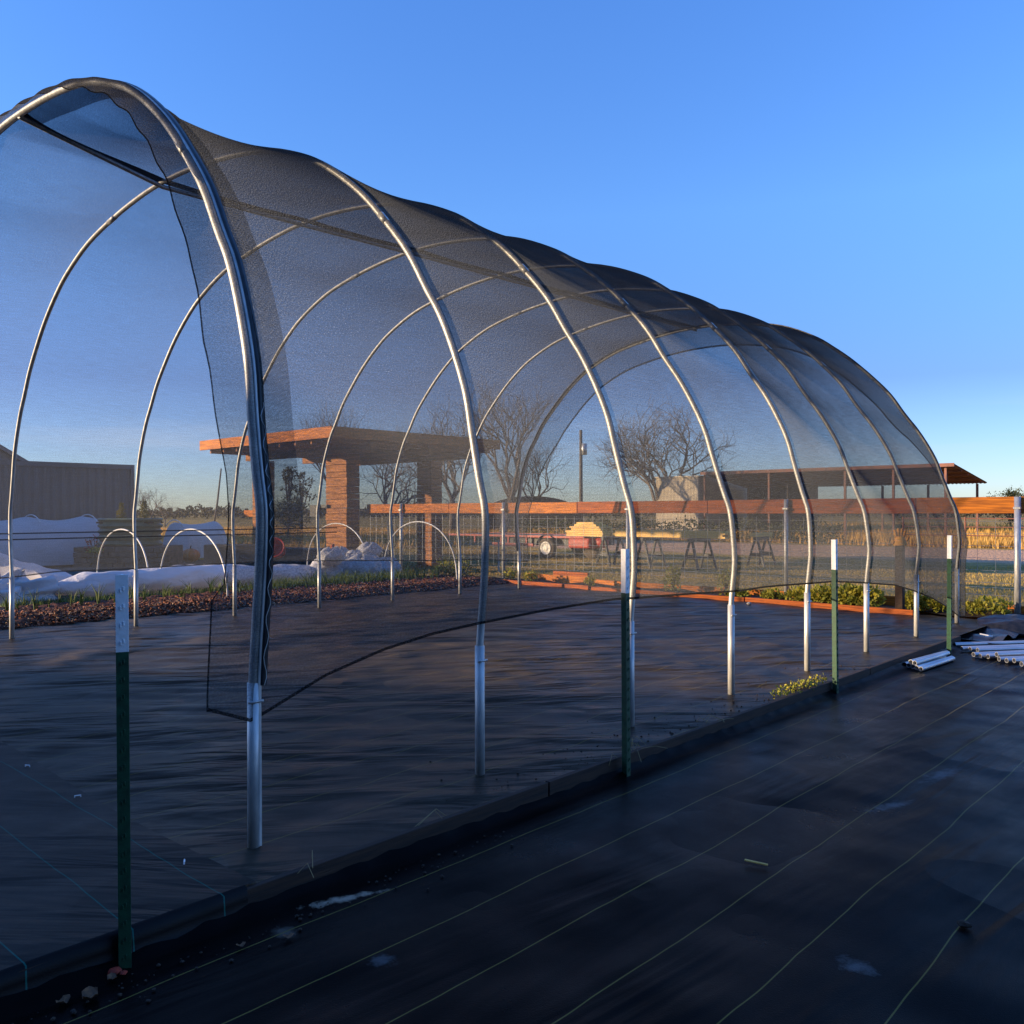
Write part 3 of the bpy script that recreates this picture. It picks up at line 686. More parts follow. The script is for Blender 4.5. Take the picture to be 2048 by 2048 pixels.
b = MB().grid(blob_tube(path, [.52*min(1, ((22-k)/14)**.8) for k in range(22)], amp=.22, seed=8, flat=.95), close=True)
o = b.build('row_cover', ROWCOV, smooth=True); tag(o, 'tall slumped heap of pinkish white fleece behind the roll at the left edge', 'row cover')
# white bunched pile by the pier
rs = random.Random(31); b = MB()
for k in range(13):
    c = (-10.2+rs.gauss(0,.2)+(-.35 if k > 8 else 0), 8.2+rs.uniform(-.9,.75), .16+(.24 if k > 7 else 0)+rs.uniform(0,.08)); r = rs.uniform(.2,.36) if k < 8 else rs.uniform(.13,.22)
    rows = []
    for i in range(1, 14):
        ph = math.pi*i/14; rows.append([(c[0]+r*math.sin(ph)*math.cos(a)*(1+.13*math.sin(5*a+k+i*.9)+.08*math.sin(11*a-i)), c[1]+r*1.2*math.sin(ph)*math.sin(a)*(1+.12*math.sin(4*a+k*2+i)), max(.03, c[2]+r*.75*math.cos(ph)*(1+.2*math.sin(6*a+i)))) for a in np.linspace(0, 2*math.pi, 28, endpoint=False)])
    b.grid(rows, close=True)
o = b.build('row_cover_heap', ROWCOV, smooth=True); tag(o, 'crumpled heap of white fleece row cover in front of the timber pavilion', 'row cover')

# small hoops over the beds
PVC = mat('white_pipe', (.8,.79,.77), .35, 0, (.7,.69,.66), 20)
def minihoop(xc, y, hw, h, label, tilt=0, droop=0):
    pts = [(xc+hw*math.cos(a)*(1 if math.sin(a) > .1 else 1), y+tilt*math.cos(a), max(0, h*math.sin(a)**.8)) for a in np.linspace(0, math.pi, 40)]
    pts[0] = (xc+hw, y+tilt, -.02); pts[-1] = (xc-hw, y-tilt, -.02)
    o = MB().tube(pts, .0125, 8).build('bed_hoop', PVC, smooth=True); tag(o, label, 'bed hoop', 'small white pipe hoops over the garden beds')
minihoop(-9.07, 4.33, 1.03, 1.01, 'white pipe hoop straddling the roll of white cover, left of the tall end pole')
minihoop(-8.85, 8.5, 1.0, 1.08, 'white pipe hoop rising over the white fleece heap')
minihoop(-11.87, 4.5, 1.03, .97, 'leftmost white pipe hoop, behind the roll of white cover')
minihoop(-11.75, 8.8, 1.05, 1.02, 'white pipe hoop in front of the timber pavilion pier')

# ------------------------------------------------------------------ timber pavilion
SLATE = mat('dark_soffit', (.055,.04,.03), .8, 0, (.03,.022,.018), 5, bump=.004, bscale=12)
pav = empty('timber_pavilion', (-14, 11, 0), 'flat roofed timber pavilion on thick orange wood clad piers beyond the garden', 'pavilion')
P0 = Vector((14, -11, 0))
def lb(x0,x1,y0,y1,z0,z1): return MB().box(x0+14,x1+14,y0-11,y1-11,z0,z1)
lb(-16.75,-11.45,8.5,13.3,2.77,2.955).build('roof', SLATE, pav, bevel=.01)
lb(-16.8,-11.4,8.44,8.497,2.745,2.97).build('fascia', WOODO, pav, bevel=.004)
lb(-11.447,-11.40,8.5,13.3,2.745,2.97).build('fascia', WOODOY, pav, bevel=.004)
for y in (9.55, 11.2, 12.7): lb(-16.6,-11.6,y,y+.12,2.52,2.765).build('roof_beam', WOODC, pav, bevel=.004)
for k in range(9): lb(-16.5+k*.6,-16.45+k*.6,8.55,13.2,2.66,2.765).build('joist', WOODC, pav)
def pier(x0, x1, y0, y1, h):
    pr = MB(); rs = random.Random(int(abs(x0*10))); z = -.1
    while z < h:
        t_ = rs.choice((.12,.16,.2,.26)); j = rs.uniform(-.012,.012); pr.box(x0+14+j, x1+14+rs.uniform(-.012,.012), y0-11+rs.uniform(-.008,.004), y1-11, z, min(z+t_-.008, h)); z += t_
    o = pr.build('pier', WOODC, pav, bevel=.004); return o
pier(-13.33,-12.56,9.65,10.0,2.515); pier(-16.45,-16.0,9.65,10.0,2.515); pier(-13.75,-13.2,12.7,13.05,2.515)
lb(-17.35,-16.47,9.93,9.97,1.13,1.3).build('side_rail', WOODO, pav, bevel=.003)
lb(-13.43,-13.2,9.58,9.64,1.35,1.42).build('bracket', BLACKM, pav)
MB().box(-.16,.16,-.05,.05,-.13,.13).build('bracket', BLACKM, pav).location = (.38, -1.42, 1.28)

# ------------------------------------------------------------------ end fence
FX_ = [-11.14, -8.17, -5.35, -2.6, .33]
fe = empty('rail_fence', (-3.3, 10, -.1), 'end fence of galvanised posts, one thick orange top rail and wire panels', 'fence')
for i, x in enumerate(FX_):
    gx = x+3.3; th = .03 if i < 4 else .036
    MB().tube([(gx, 0, -.05), (gx, 0, 1.53)], th, 16).build('post', GALV, fe, True)
    MB().box(gx-.04, gx+.04, -.036, .03, 1.38, 1.41).build('post_clamp', GALV2, fe, bevel=.004)
segs = [(-12.36,-9.72,0), (-9.71,-6.46,0), (-6.44,-3.9,1), (-3.89,-.85,1), (-.84,2.6,0)]
for i, (a, c, k) in enumerate(segs):
    o = MB().box(a+3.3, c+3.3, .045, .085, 1.33-(.004*(i % 2)), 1.52+(.003*i)).build('rail', WOODR if k else WOODO, fe, bevel=.004)
    if k: o['label'] = 'redder top rail board'
def cattle_panel(x0, x1, y, z0, z1, name='wire_panel', par=None, dx=.203, dz=.15, r=.0026):
    b = MB(); k = 0; x = x0
    while x <= x1+.001: b.tube([(x, y, z0), (x, y, z1)], r, 4, False); x += dx
    z = z0
    while z <= z1+.001: b.tube([(x0, y-.005, z), (x1, y-.005, z)], r, 4, False); z += dz
    return b.build(name, GALV2, par)
for a, c in zip(FX_[:-1], FX_[1:]): cattle_panel(a+3.35, c+3.25, .02, .33, 1.28, par=fe)
cattle_panel(.33+3.35, 2.9+3.3, .02, .33, 1.28, par=fe)
cattle_panel(-12.2+3.3, -11.2+3.3, .02, .33, 1.28, par=fe)
MB().tube([(2.6+3.3,0,-.05),(2.6+3.3,0,1.5)], .03, 12).build('post', GALV, fe, True)
# second lower wire run behind
f2 = empty('wire_fence', (-3, 12.4, -.12), 'thin wire fence on short steel stakes a little behind the end fence', 'fence')
for x in (-10.6, 3.2): MB().box(x+2.985, x+3.015, -.015, .015, -.05, .72).build('stake', GALV2, f2)
b = MB()
for z in (.25,.5,.68): b.tube([(-10.6+3, 0, z), (3.2+3, 0, z)], .003, 4, False)
b.build('wire', GALV2, f2)

# planting bed boards at the fence foot
pb = empty('planting_bed', (-4, 9.7, 0), 'long low planting bed edged with orange boards along the foot of the end fence', 'planting bed')
for (a, ya, c, yc, zt, mt) in ((-8.5,9.40,-5.66,9.36,.045,WOODR), (-5.6,9.36,-2.9,9.34,.04,WOODR), (-2.88,9.34,-.6,9.2,.05,WOODR)):
    MB().bar((a+4, ya-9.7, zt-.06), (c+4, yc-9.7, zt-.055), .05, .14).build('front_board', mt, pb, bevel=.004)
for (a, c, z1) in ((-7.6,-6.25,.13), (-6.2,-4.0,.10), (-3.98,-1.6,.11), (-1.58,-.05,.14), (-.04,2.4,.12)):
    MB().box(a+4, c+4, .32, .36, -.1, z1).build('back_board', WOODO, pb, bevel=.004)
MB().box(-7.3+4, -6.5+4, .7, .74, -.1, .17).build('loose_board', WOODR, pb, bevel=.004)
rows = [[(x+4, y-9.7, .03+.03*fnoise(x*4, y*6)) for x in np.linspace(-8.5, 2.4, 90)] for y in np.linspace(9.38, 10.0, 8)]
MB().grid(rows).build('bed_soil', SOIL, pb, True)
def leafy(name, loc, rx, ry, h, nleaf, L, mt, label, cat, seed, group=None, upb=.5, stems=True, wd=.55):
    rs = random.Random(seed); b = MB()
    for k in range(nleaf):
        a = rs.uniform(0,6.28); r = math.sqrt(rs.random()); z = rs.random()**.8*h*(1-.35*r*r)
        leafq(b, (math.cos(a)*r*rx, math.sin(a)*r*ry, z), L*rs.uniform(.6,1.2), L*wd, rs, upb)
    r_ = empty(name, loc, label, cat, group)
    b.build('foliage', mt, r_)
    if stems:
        sb = MB()
        for k in range(9):
            a = rs.uniform(0,6.28); q = rs.random(); sb.tube([(0,0,-.03), (math.cos(a)*rx*.5*q, math.sin(a)*ry*.5*q, h*.5), (math.cos(a)*rx*.8*q, math.sin(a)*ry*.8*q, h*.9)], [.006,.004,.0015], 4)
        sb.build('stem', STEM, r_)
    return r_
STEM = mat('plant_stem', (.09,.06,.03), .8)
GP = 'leafy plants in the bed under the end fence'
plants = [((1345,1178),.14,.42,150,.05,'bushy green plant behind the third hoop, taller than broad'), ((1452,1175),.13,.40,110,.05,'thin tall plant just right of the fourth hoop leg base'),
 ((1062,1165),.15,.18,110,.05,'low plant against the far board beside the seventh hoop leg'), ((1020,1158),.12,.2,80,.05,'small plant at the foot of the second fence post from the left'), ((1180,1172),.1,.15,60,.05,'small sprig near the lumber trailer gap'),
 ((1475,1192),.2,.12,160,.05,'low yellow-green plant left of the middle fence post'), ((1545,1190),.18,.13,160,.05,'leafy plant touching the middle fence post on its left'), ((1600,1192),.2,.17,200,.06,'leafy plant right of the middle fence post'),
 ((1648,1200),.22,.22,230,.06,'yellow-green plant left of the third green post'), ((1700,1206),.24,.25,260,.065,'dark leafy plant right of the third green post'), ((1735,1212),.2,.26,200,.065,'leafy plant behind the sixth hoop sleeve'),
 ((1833,1220),.2,.24,220,.06,'leafy plant right of the dark stake'), ((1872,1226),.2,.2,200,.06,'leafy plant under the drooping corner of cloth'), ((1940,1236),.15,.13,110,.05,'low plant just beyond the last hoop leg'), ((1985,1238),.22,.2,150,.06,'rounded green weed clump beside the right hand fence post')]
for i, (q, r, h_, nl, L, lab) in enumerate(plants):
    pt = onp(q[0], q[1], 1, 9.6); leafy('bed_plant', (pt.x, 9.6, .03), r, r*.7, h_, int(nl*1.7), L*1.15, STRAWB, lab, 'plant', 40+i, GP, upb=.8)
leafy('bed_plant', (-8.35,9.0,.05), .5, .35, .28, 500, .05, BUSHG, 'broad dark green plant clump between the white heap and the end of the planting bed', 'plant', 77, GP)
leafy('bed_plant', (-9.0,9.5,.05), .35, .3, .4, 300, .05, STRAWB, 'yellow-green clump right of the white fleece heap', 'plant', 78, GP)
leafy('weed_clump', (.27,4.15,.0), .07, .45, .055, 220, .03, STRAWB, 'flat yellow-green weeds at the kerb beside the third green post', 'weeds', 79)
# stones along the bed
STONE = mat('pale_stone', (.5,.48,.45), .8, 0, (.3,.28,.26), 20, bump=.003, bscale=40)
stones = [((1321,1186),.035),((1338,1184),.04),((1362,1184),.03),((1401,1192),.035),((1427,1195),.03),((1498,1207),.03),((1370,1190),.025)]
for i, (q, r) in enumerate(stones):
    pt = gp(q[0], q[1], .02); b = MB(); lump(b, (0,0,0), r, n=9, seed=60+i, flat=.7); o = b.build('pale_stone', STONE, smooth=False); o.location = (pt.x, pt.y, .02)
    tag(o, ['leftmost pale stone at the edge of the far floor', 'second pale stone from the left', 'third pale stone from the left', 'pale stone left of the fourth hoop leg', 'pale stone nearest the fourth hoop leg', 'flat pale stone in front of the orange board, right of the fourth hoop leg', 'smallest pale stone between the left group and the middle'][i], 'stone', 'pale stones along the far edge of the floor')

# dark stake with yellow gloves
st = MB().box(-.045,.045,-.045,.045,0,.86).build('timber_stake', WOODB, bevel=.004); st.location = (-.78,9.26,-.02); tag(st, 'dark square timber stake standing in the bed under the yellow glove', 'stake')
GLV = mat('yellow_glove', (.95,.45,.02), .7, 0, (.8,.32,.01), 20)
gl = MB(); 
rows = []
for i, (zz_, w_, t_) in enumerate([(-.02,.075,.06),(0,.085,.062),(.04,.062,.05),(.07,.058,.045),(.09,.05,.035)]):
    rows.append([(w_*math.cos(a), t_*math.sin(a), zz_) for a in np.linspace(0,2*math.pi,14,endpoint=False)])
gl.grid(rows, close=True)
for fx, ln, an in ((-.038,.09,.12),(-.013,.11,.03),(.013,.105,-.04),(.036,.085,-.14)):
    gl.tube([(fx,0,.08),(fx-an*.1,-.004,.08+ln*.55),(fx-an*.22,-.012,.08+ln)], [.021,.019,.014], 8)
gl.tube([(.05,-.01,.03),(.085,-.02,.055),(.095,-.03,.10)], [.018,.015,.011], 8)
gl.tube([(-.05,-.01,.02),(-.082,-.02,.03),(-.088,-.03,.0)], [.016,.014,.010], 8)
o = gl.build('work_glove', GLV, smooth=True); o.location = (-.78,9.26,.86); o.rotation_euler = (0,0,R(30)); tag(o, 'yellow work glove drawn over the top of the dark timber stake', 'glove')

# rolled black fabric at the far right
rows = []
for k in range(60):
    u = k/59; x = .2+u*5; yb = 8.95+.12*math.sin(u*7); r = .11+.05*math.sin(u*11)+.03*math.sin(u*29)
    rows.append([(x+.03*math.sin(a*3), yb+r*1.9*math.cos(a)*(1+.15*math.sin(4*a+u*20)), max(-.085, -.06+r*.9*math.sin(a)*(1+.22*math.sin(5*a+u*31)))) for a in np.linspace(0, 2*math.pi, 26, endpoint=False)])
o = MB().grid(rows, close=True).build('rolled_fabric', BLACKP, smooth=True); tag(o, 'untidy roll of spare black ground fabric below the right hand fence post', 'fabric roll')
rows = []
for y in np.linspace(7.75, 8.9, 40):
    rows.append([(x, y, -.05+.05*max(0, math.sin(x*9+y*3.2+1))*(.4+.6*math.sin(y*2.2)**2)+.02*math.sin(y*13+x*4)-.05*max(0,(x-.5))) for x in np.linspace(.2, .66, 30)])
o = MB().grid(rows).build('loose_fabric', BLACKP, smooth=True); tag(o, 'loose wrinkled tail of black fabric between the last hoop and the silver pipes', 'ground fabric')

# silver pipes on the yard
def hollow(L, r, th=.0025):
    b = MB(); n_ = 16
    ring = lambda rr, x: [(x, rr*math.cos(2*math.pi*k/n_), rr*math.sin(2*math.pi*k/n_)) for k in range(n_)]
    b.grid([ring(r, 0), ring(r, L), ring(r-th, L), ring(r-th, 0), ring(r, 0)], close=True); 
    me = bpy.data.meshes.new('pipe'); me.from_pydata(b.v, [], b.f); me.materials.append(GALVB); me.polygons.foreach_set('use_smooth', [False]*len(me.polygons)); return me
GALVB = mat('new_galvanised', (.66,.67,.69), .33, .6, (.52,.54,.57), 14, (.3,1,1))
PM = hollow(2.6, .021); PM2 = hollow(.74, .019)
ends = [(1923,1297,0),(1940,1298,0),(1955,1300,.0),(1947,1309,0),(1960,1312,0),(1976,1313,0),(1993,1309,.03),(1998,1318,0),(2013,1321,0),(2028,1321,.02),(2043,1328,0),(1909,1289,0)]
wd_ = ['with its open end nearest the farthest green post','second open end right of the farthest green post','third in the back row of open ends','leftmost in the front row of open ends','second in the front row of open ends','third in the front row of open ends','raised on the others near the middle of the stack','fourth in the front row of open ends','fifth in the front row of open ends','with the most clearly open round end','at the right edge of the picture','at the back, behind the farthest green post']
for i, (px, py, dz) in enumerate(ends):
    z = -.055+dz; pt = gp(px, py, z); o = bpy.data.objects.new('steel_pipe', PM); C.objects.link(o); o.location = pt; o.rotation_euler = (0, 0, R(54+[0,1.5,-1,2,0,-1.2,1,0,1.7,-.6,.5,-2][i])); tag(o, 'silver pipe in the right stack, '+wd_[i], 'pipe', 'silver pipes stacked at the right')
for i, (dx, dz) in enumerate(((-.10,0),(-.055,0),(-.01,0),(.035,0),(.078,0),(-.03,.036),(.012,.036))):
    o = bpy.data.objects.new('short_pipe', PM2); C.objects.link(o); o.location = (.455+dx, 5.95-dx*.8, -.058+dz); o.rotation_euler = (0, 0, R(84+(i*1.7) % 4)); tag(o, 'short silver pipe lying left of the farthest green post, '+['first from the kerb','second from the kerb','third from the kerb','fourth from the kerb','fifth from the kerb','upper left one','upper right one'][i], 'pipe', 'short silver pipes by the kerb')
pt = gp(1980,1278,-.06); b = MB().bar((-.06,.03,.02), (.05,-.01,.0), .015, .012).bar((.045,-.01,.0),(-.03,-.03,0), .014, .01)
o = b.build('white_bracket', WHITEP, bevel=.002); o.location = (pt.x, pt.y-.1, -.02); o.rotation_euler = (0,0,R(40)); tag(o, 'small bent white bracket lying behind the silver pipes', 'bracket')

# ------------------------------------------------------------------ trailer with lumber
REDP = mat('red_paint', (.46,.045,.022), .5, 0, (.30,.03,.02), 8, bump=.001, bscale=30)
RUB = mat('tyre_rubber', (.08,.066,.052), .9, 0, (.12,.095,.07), 12, spec=.1)
RIM = mat('white_rim', (.72,.7,.66), .5, 0, (.5,.46,.4), 12)
tr = empty('flatbed_trailer', (-14.2, 18.0, -.12), 'red flatbed farm trailer with one white rimmed wheel showing, loaded with new boards', 'trailer')
for yy_ in (-.45, 1.05): MB().box(-3.6, 2.0, yy_, yy_+.05, .60, .67).build('frame_rail', REDP, tr, bevel=.004)
MB().box(-3.6, 2.0, -.4, 1.05, .62, .655).build('deck', GREYW, tr)
MB().box(-1.6, 0.1, -.47, -.42, .33, .42).build('lower_rail', REDP, tr, bevel=.004)
for x in (-1.25, -.95, -.2, -2.4): MB().box(x, x+.06, -.47, -.42, .4, .6).build('stake', REDP, tr)
MB().box(-1.2, 2.0, -.3, 1.0, .38, .58).build('underframe', BLACKM, tr)
def wheel(loc):
    wv = MB().lathe([(.16,-.07),(.27,-.085),(.305,-.06),(.31,0),(.305,.06),(.27,.085),(.16,.07)], 32, loc, 'Y').build('wheel', RUB, tr, True)
    MB().lathe([(.0,-.08),(.05,-.095),(.07,-.07),(.13,-.07),(.16,-.085),(.19,-.108),(.196,-.08),(.18,-.03),(.165,.06)], 28, loc, 'Y').build('rim', RIM, wv, True)
wheel((.63, -.42, .30)); wheel((.63, 1.1, .30)); MB().lathe([(.0,-.09),(.2,-.09),(.29,-.08),(.305,0),(.29,.08),(.0,.09)], 28, (1.75,.25,.29), 'Y').build('dual_tyre', RUB, tr, True)
MB().grid([[(.63+r_*math.cos(a), y_, .32+r_*math.sin(a)) for a in np.linspace(.15, math.pi-.15, 20)] for r_, y_ in ((.37,-.50),(.37,-.3),(.385,-.3),(.385,-.50))]).build('mudguard', BLACKM, tr)
b = MB().box(1.55, 2.32, -.62, .2, .33, .62); b.build('front_box', REDP, tr, bevel=.06)
MB().lathe([(.0,0),(.12,.0),(.14,.05),(.14,.3),(.0,.32)], 20, (2.36,-.3,.5), 'X').build('tank_end', REDP, tr, True)
# boards: every one a thing of its own
def board_mesh(L, w_, t_):
    b = MB().box(-L/2, L/2, -w_/2, w_/2, 0, t_); me = bpy.data.meshes.new('board'); me.from_pydata(b.v, [], b.f); me.materials.append(WOODY); return me
BMs = [board_mesh(1.3,.14,.052), board_mesh(1.05,.14,.052), board_mesh(.78,.14,.052), board_mesh(.6,.14,.052)]
lay = [(0,5),(0,5),(0,5),(1,4),(1,4),(2,3),(3,3)]; z = .545; cnt = 0
px0 = -12.2
for li_, (kind_, nn) in enumerate(lay):
    for k in range(nn):
        o = bpy.data.objects.new('lumber_board', BMs[kind_]); C.objects.link(o); o.location = (px0+rs.uniform(-.04,.04)+(.05 if li_ > 2 else 0), 17.6+k*.15+rs.uniform(-.01,.01), z+.003); o.rotation_euler = (0,0,rs.uniform(-.02,.02))
        tag(o, 'yellow new board in the stepped stack on the red trailer', 'board', 'new boards stacked on the red trailer')
    z += .058
# sawhorses
def sawhorse(name_label):
    r_ = empty('sawhorse', (0,0,0), name_label, 'sawhorse', 'black folding sawhorses carrying lumber')
    MB().box(-.045,.045,-.42,.42,.66,.74).build('top_beam', BLACKM, r_, bevel=.005)
    for sy in (-1, 1):
        for sx in (-1, 1):
            MB().bar((sx*.03, sy*.34, .68), (sx*.22, sy*.38, 0), .05, .045).build('leg', BLACKM, r_)
    for sy in (-1, 1): MB().bar((-.14, sy*.36, .3), (.14, sy*.36, .3), .03, .1).build('spreader', BLACKM, r_)
    MB().box(-.13,.13,-.33,.33,.27,.29).build('shelf', BLACKM, r_)
    return r_
sh = sawhorse('x'); 
hp = [(-10.15,16.1,'black sawhorse nearest the red trailer, half hidden by the third hoop'), (-9.1,16.25,'black sawhorse under the long yellow boards'), (-7.75,16.3,'black sawhorse at the right end of the long yellow boards'), (-7.2,18.35,'black sawhorse standing apart at the right with one board end on top')]
for i, (x, y, lab) in enumerate(hp):
    o = sh if i == 0 else copy_tree(sh); o.location = (x, y, -.12); o['label'] = lab; o.rotation_euler = (0,0,R([0,4,-3,5][i]))
LB = board_mesh(3.1,.14,.042)
for i in range(8):
    o = bpy.data.objects.new('long_board', LB); C.objects.link(o); o.location = (-8.55+rs.uniform(-.07,.07), 16.18+(i % 2)*.15, .6225+(i//2)*.0435); tag(o, 'long yellow board laid across the black sawhorses', 'board', 'long boards across the sawhorses')
SBd = board_mesh(.9,.14,.09)
for i, (x, y, z, rz, lab) in enumerate([(-7.2,18.35,.6225,90,'short yellow timber resting on the separate right hand sawhorse')]):
    o = bpy.data.objects.new('short_board', SBd); C.objects.link(o); o.location = (x, y, z); o.rotation_euler = (0,0,R(rz)); tag(o, lab, 'board')

# ------------------------------------------------------------------ pole barn
RUST = mat('rusty_sheet', (.20,.075,.045), .7, 0, (.11,.05,.035), 3, (1,8,1), .004, 9)
TAN = mat('tan_sheet', (.55,.47,.34), .7, 0, (.44,.37,.26), 2)
barn = empty('pole_barn', (-15, 42, -.12), 'long open fronted pole barn with rust red roof edge and one tan closed bay', 'barn')
b = MB(); rows = []
for k in range(140):
    x = -6.9+k*(12.9/139); r_ = .018 if k % 2 else -.018
    rows.append([(x, -1.6, 3.47+r_), (x, 3.7, 2.76+r_), (x, 3.7, 2.72+r_), (x, -1.6, 3.43+r_)])
b.grid(rows, close=True).build('roof', RUST, barn)
MB().box(-6.95, 6.02, -1.68, -1.64, 3.36, 3.52).build('fascia', RUST, barn)
for y in (-1.4,-.3,.8,1.9,3.0): MB().bar((-6.85, y, 3.40-(y+1.6)*.134), (5.95, y, 3.40-(y+1.6)*.134), .06, .09).build('purlin', RUST, barn)
for x in (-6.8,-3.0, 1.0, 3.3, 5.6):
    MB().box(x-.05, x+.05, -1.5, -1.4, -.1, 3.36).build('post', RUST, barn)
    MB().box(x-.05, x+.05, 3.5, 3.6, -.1, 2.7).build('post', RUST, barn)
MB().box(-6.85, -2.6, 3.62, 3.68, -.1, 2.74).build('back_wall', SLATE, barn)
MB().box(-2.62, -2.56, -.2, 3.6, -.1, 2.8).build('side_wall', SLATE, barn)
b = MB(); rows = []
for k in range(60):
    x = -9.8+k*(2.75/59); y_ = -1.75+(.03 if k % 2 else 0); rows.append([(x, y_, -.1), (x, y_, 3.28)])
b.grid(rows); b.box(-9.8, -7.06, -1.7, 4.0, -.1, 3.25); b.build('tan_bay', TAN, barn)
MB().box(-9.85, -7.0, -1.8, 4.1, 3.26, 3.33).build('bay_roof', TAN, barn)
# ------------------------------------------------------------------ container, tanks, white tunnels, far house
GREYC = mat('grey_sheet', (.10,.108,.115), .7, 0, (.10,.095,.09), 2)
ct = empty('shipping_container', (-23, 3, -.1), 'long dark grey corrugated shipping container behind the garden', 'container')
rows = []
for k in range(241):
    y = -8+k*(13.95/240); x = 1.2+(.0 if k % 4 < 2 else -.035); rows.append([(x, y, .16), (x, y, 2.58)])
MB().grid(rows).build('side_wall', GREYC, ct)
MB().box(-1.2, 1.16, -8, 5.95, .12, 2.62).build('shell', GREYC, ct)
for z0, z1 in ((.0,.17),(2.575,2.70)): MB().box(1.165, 1.235, -8.02, 6.0, z0, z1).build('rail', GREYC, ct)
for y in (-8.02, 5.93): MB().box(1.163, 1.24, y, y+.1, 0, 2.702).build('corner_post', GREYC, ct)
MB().box(-1.2, 1.2, 5.96, 6.0, .1, 2.6).build('end_wall', GREYC, ct)
hs_ = empty('gabled_house', (-43, 6, 0), 'pale blue gabled building rising behind the container at the left edge', 'house')
BLU = mat('blue_siding', (.12,.13,.17), .7, 0, (.10,.11,.14), 3)
ROOFM = mat('grey_roof', (.12,.12,.14), .6, 0, (.08,.08,.1), 4, bump=.01, bscale=12)
MB().add([(-4,-6,0),(4,-6,0),(4,6,0),(-4,6,0),(-4,-6,3.2),(4,-6,3.2),(4,6,3.2),(-4,6,3.2)], [(0,1,5,4),(1,2,6,5),(2,3,7,6),(3,0,4,7)]).add([(-4,-6,3.2),(4,-6,3.2),(4,0,6.8),(-4,0,6.8),(-4,6,3.2),(4,6,3.2)], [(1,5,2),(0,3,4)]).build('wall', BLU, hs_)
MB().bar((0,-6.6,2.9),(0,.15,6.95),8.6,.16,Vector((0,0,1))).bar((0,6.6,2.9),(0,-.15,6.95),8.6,.16,Vector((0,0,1))).build('roof', ROOFM, hs_)

# stock tank planter on a stone base
TANKM = mat('ribbed_tank', (.15,.18,.10), .42, .2, (.10,.13,.08), 6)
tk = empty('stock_tank_planter', (-17.1, 6.9, 0), 'dull green ribbed metal tank planter standing on a base of stacked stone', 'planter', rz=R(43))
rows = []
for k in range(46):
    z = .5+k*(.62/45); rr = .45+.028*math.sin(k/45*math.pi*9); row = []
    for a in np.linspace(0, 2*math.pi, 48, endpoint=False):
        cx = .24 if math.cos(a) > 0 else -.24; row.append((cx+rr*math.cos(a), rr*math.sin(a), z))
    rows.append(row)
rows.append([(v[0]*.93, v[1]*.93, 1.12) for v in rows[-1]]); rows.append([(v[0], v[1], 1.02) for v in rows[-1]])
MB().grid(rows, close=True).build('tank', TANKM, tk, True)
MB().box(-.62,.62,-.36,.36,1.0,1.04).build('soil', SOIL, tk)
STONEB = mat('stacked_stone', (.15,.12,.10), .85, 0, (.07,.06,.05), 7, bump=.01, bscale=20)
b = MB(); rs2 = random.Random(5)
for layer in range(4):
    z = .0+layer*.12
    for sd in range(2):
        x = -1.0
        while x < .95:
            w_ = rs2.uniform(.25,.5); b.box(x, min(x+w_-.015, 1.0), -.65+rs2.uniform(-.03,.03), .0 if sd == 0 else .65, z+.004, z+.12+rs2.uniform(-.01,0)); x += w_
        break
b.box(-.95,.95,-.58,.7,0,.478); b.build('stone_base', STONEB, tk, bevel=.01)
def conifer(loc, h, r, label, seed, n_=420, mt=CONI, group=None, name='dwarf_conifer', cat='shrub', L=.06):
    rs = random.Random(seed); b = MB()
    for k in range(n_):
        u = rs.random()**.9; rr = r*(1-u)**.8*math.sqrt(rs.random())*1.0+.01; a = rs.uniform(0,6.28); leafq(b, (rr*math.cos(a), rr*math.sin(a), u*h*.95), L*rs.uniform(.6,1.3), L*.4, rs, 1.2)
    o = empty(name, loc, label, cat, group); b.build('foliage', mt, o); MB().tube([(0,0,-.05),(0,0,h*.8)], [.02,.006], 6).build('trunk', STEM, o); return o
v1 = onp(238,1024,0,-17.2)
def atd(px, py, d): return CAM + ray(px, py)*d
q = atd(243,1024,19.9); conifer((q.x,q.y,1.04), .42, .13, 'left dwarf conifer growing out of the ribbed tank', 1, group='dwarf conifers in the tank')
q = atd(288,1024,19.9); conifer((q.x,q.y,1.04), .48, .14, 'right dwarf conifer growing out of the ribbed tank', 2, group='dwarf conifers in the tank')
q = atd(190,1078,19.2); leafy('red_leaved_shrub', (q.x,q.y,.35), .2, .2, .42, 80, .07, REDLEAF, 'sparse shrub with bright red leaves beside the ribbed tank', 'shrub', 6)
q = atd(190,1085,19.0); leafy('low_plant', (q.x,q.y,.36), .25, .12, .12, 120, .06, STRAWB, 'low yellow-green plant on the stone base left of the tank', 'plant', 7)
PUMP = mat('pumpkin_skin', (.6,.19,.03), .5, 0, (.45,.12,.02), 6)
q = atd(381,1103,21.3); z0 = .02
rows = [[(.22*math.sin(ph)*(1+.06*math.cos(10*a))*math.cos(a), .22*math.sin(ph)*(1+.06*math.cos(10*a))*math.sin(a), .17+.17*math.cos(ph)) for a in np.linspace(0,2*math.pi,60,endpoint=False)] for ph in np.linspace(.05,math.pi-.05,18)]
pk = empty('pumpkin', (q.x,q.y,z0), 'large orange pumpkin resting by the stone border', 'pumpkin'); MB().grid(rows, close=True).build('flesh', PUMP, pk, True); MB().tube([(0,0,.32),(.01,0,.37),(.03,0,.41)], [.02,.014,.012], 6).build('stalk', STEM, pk)
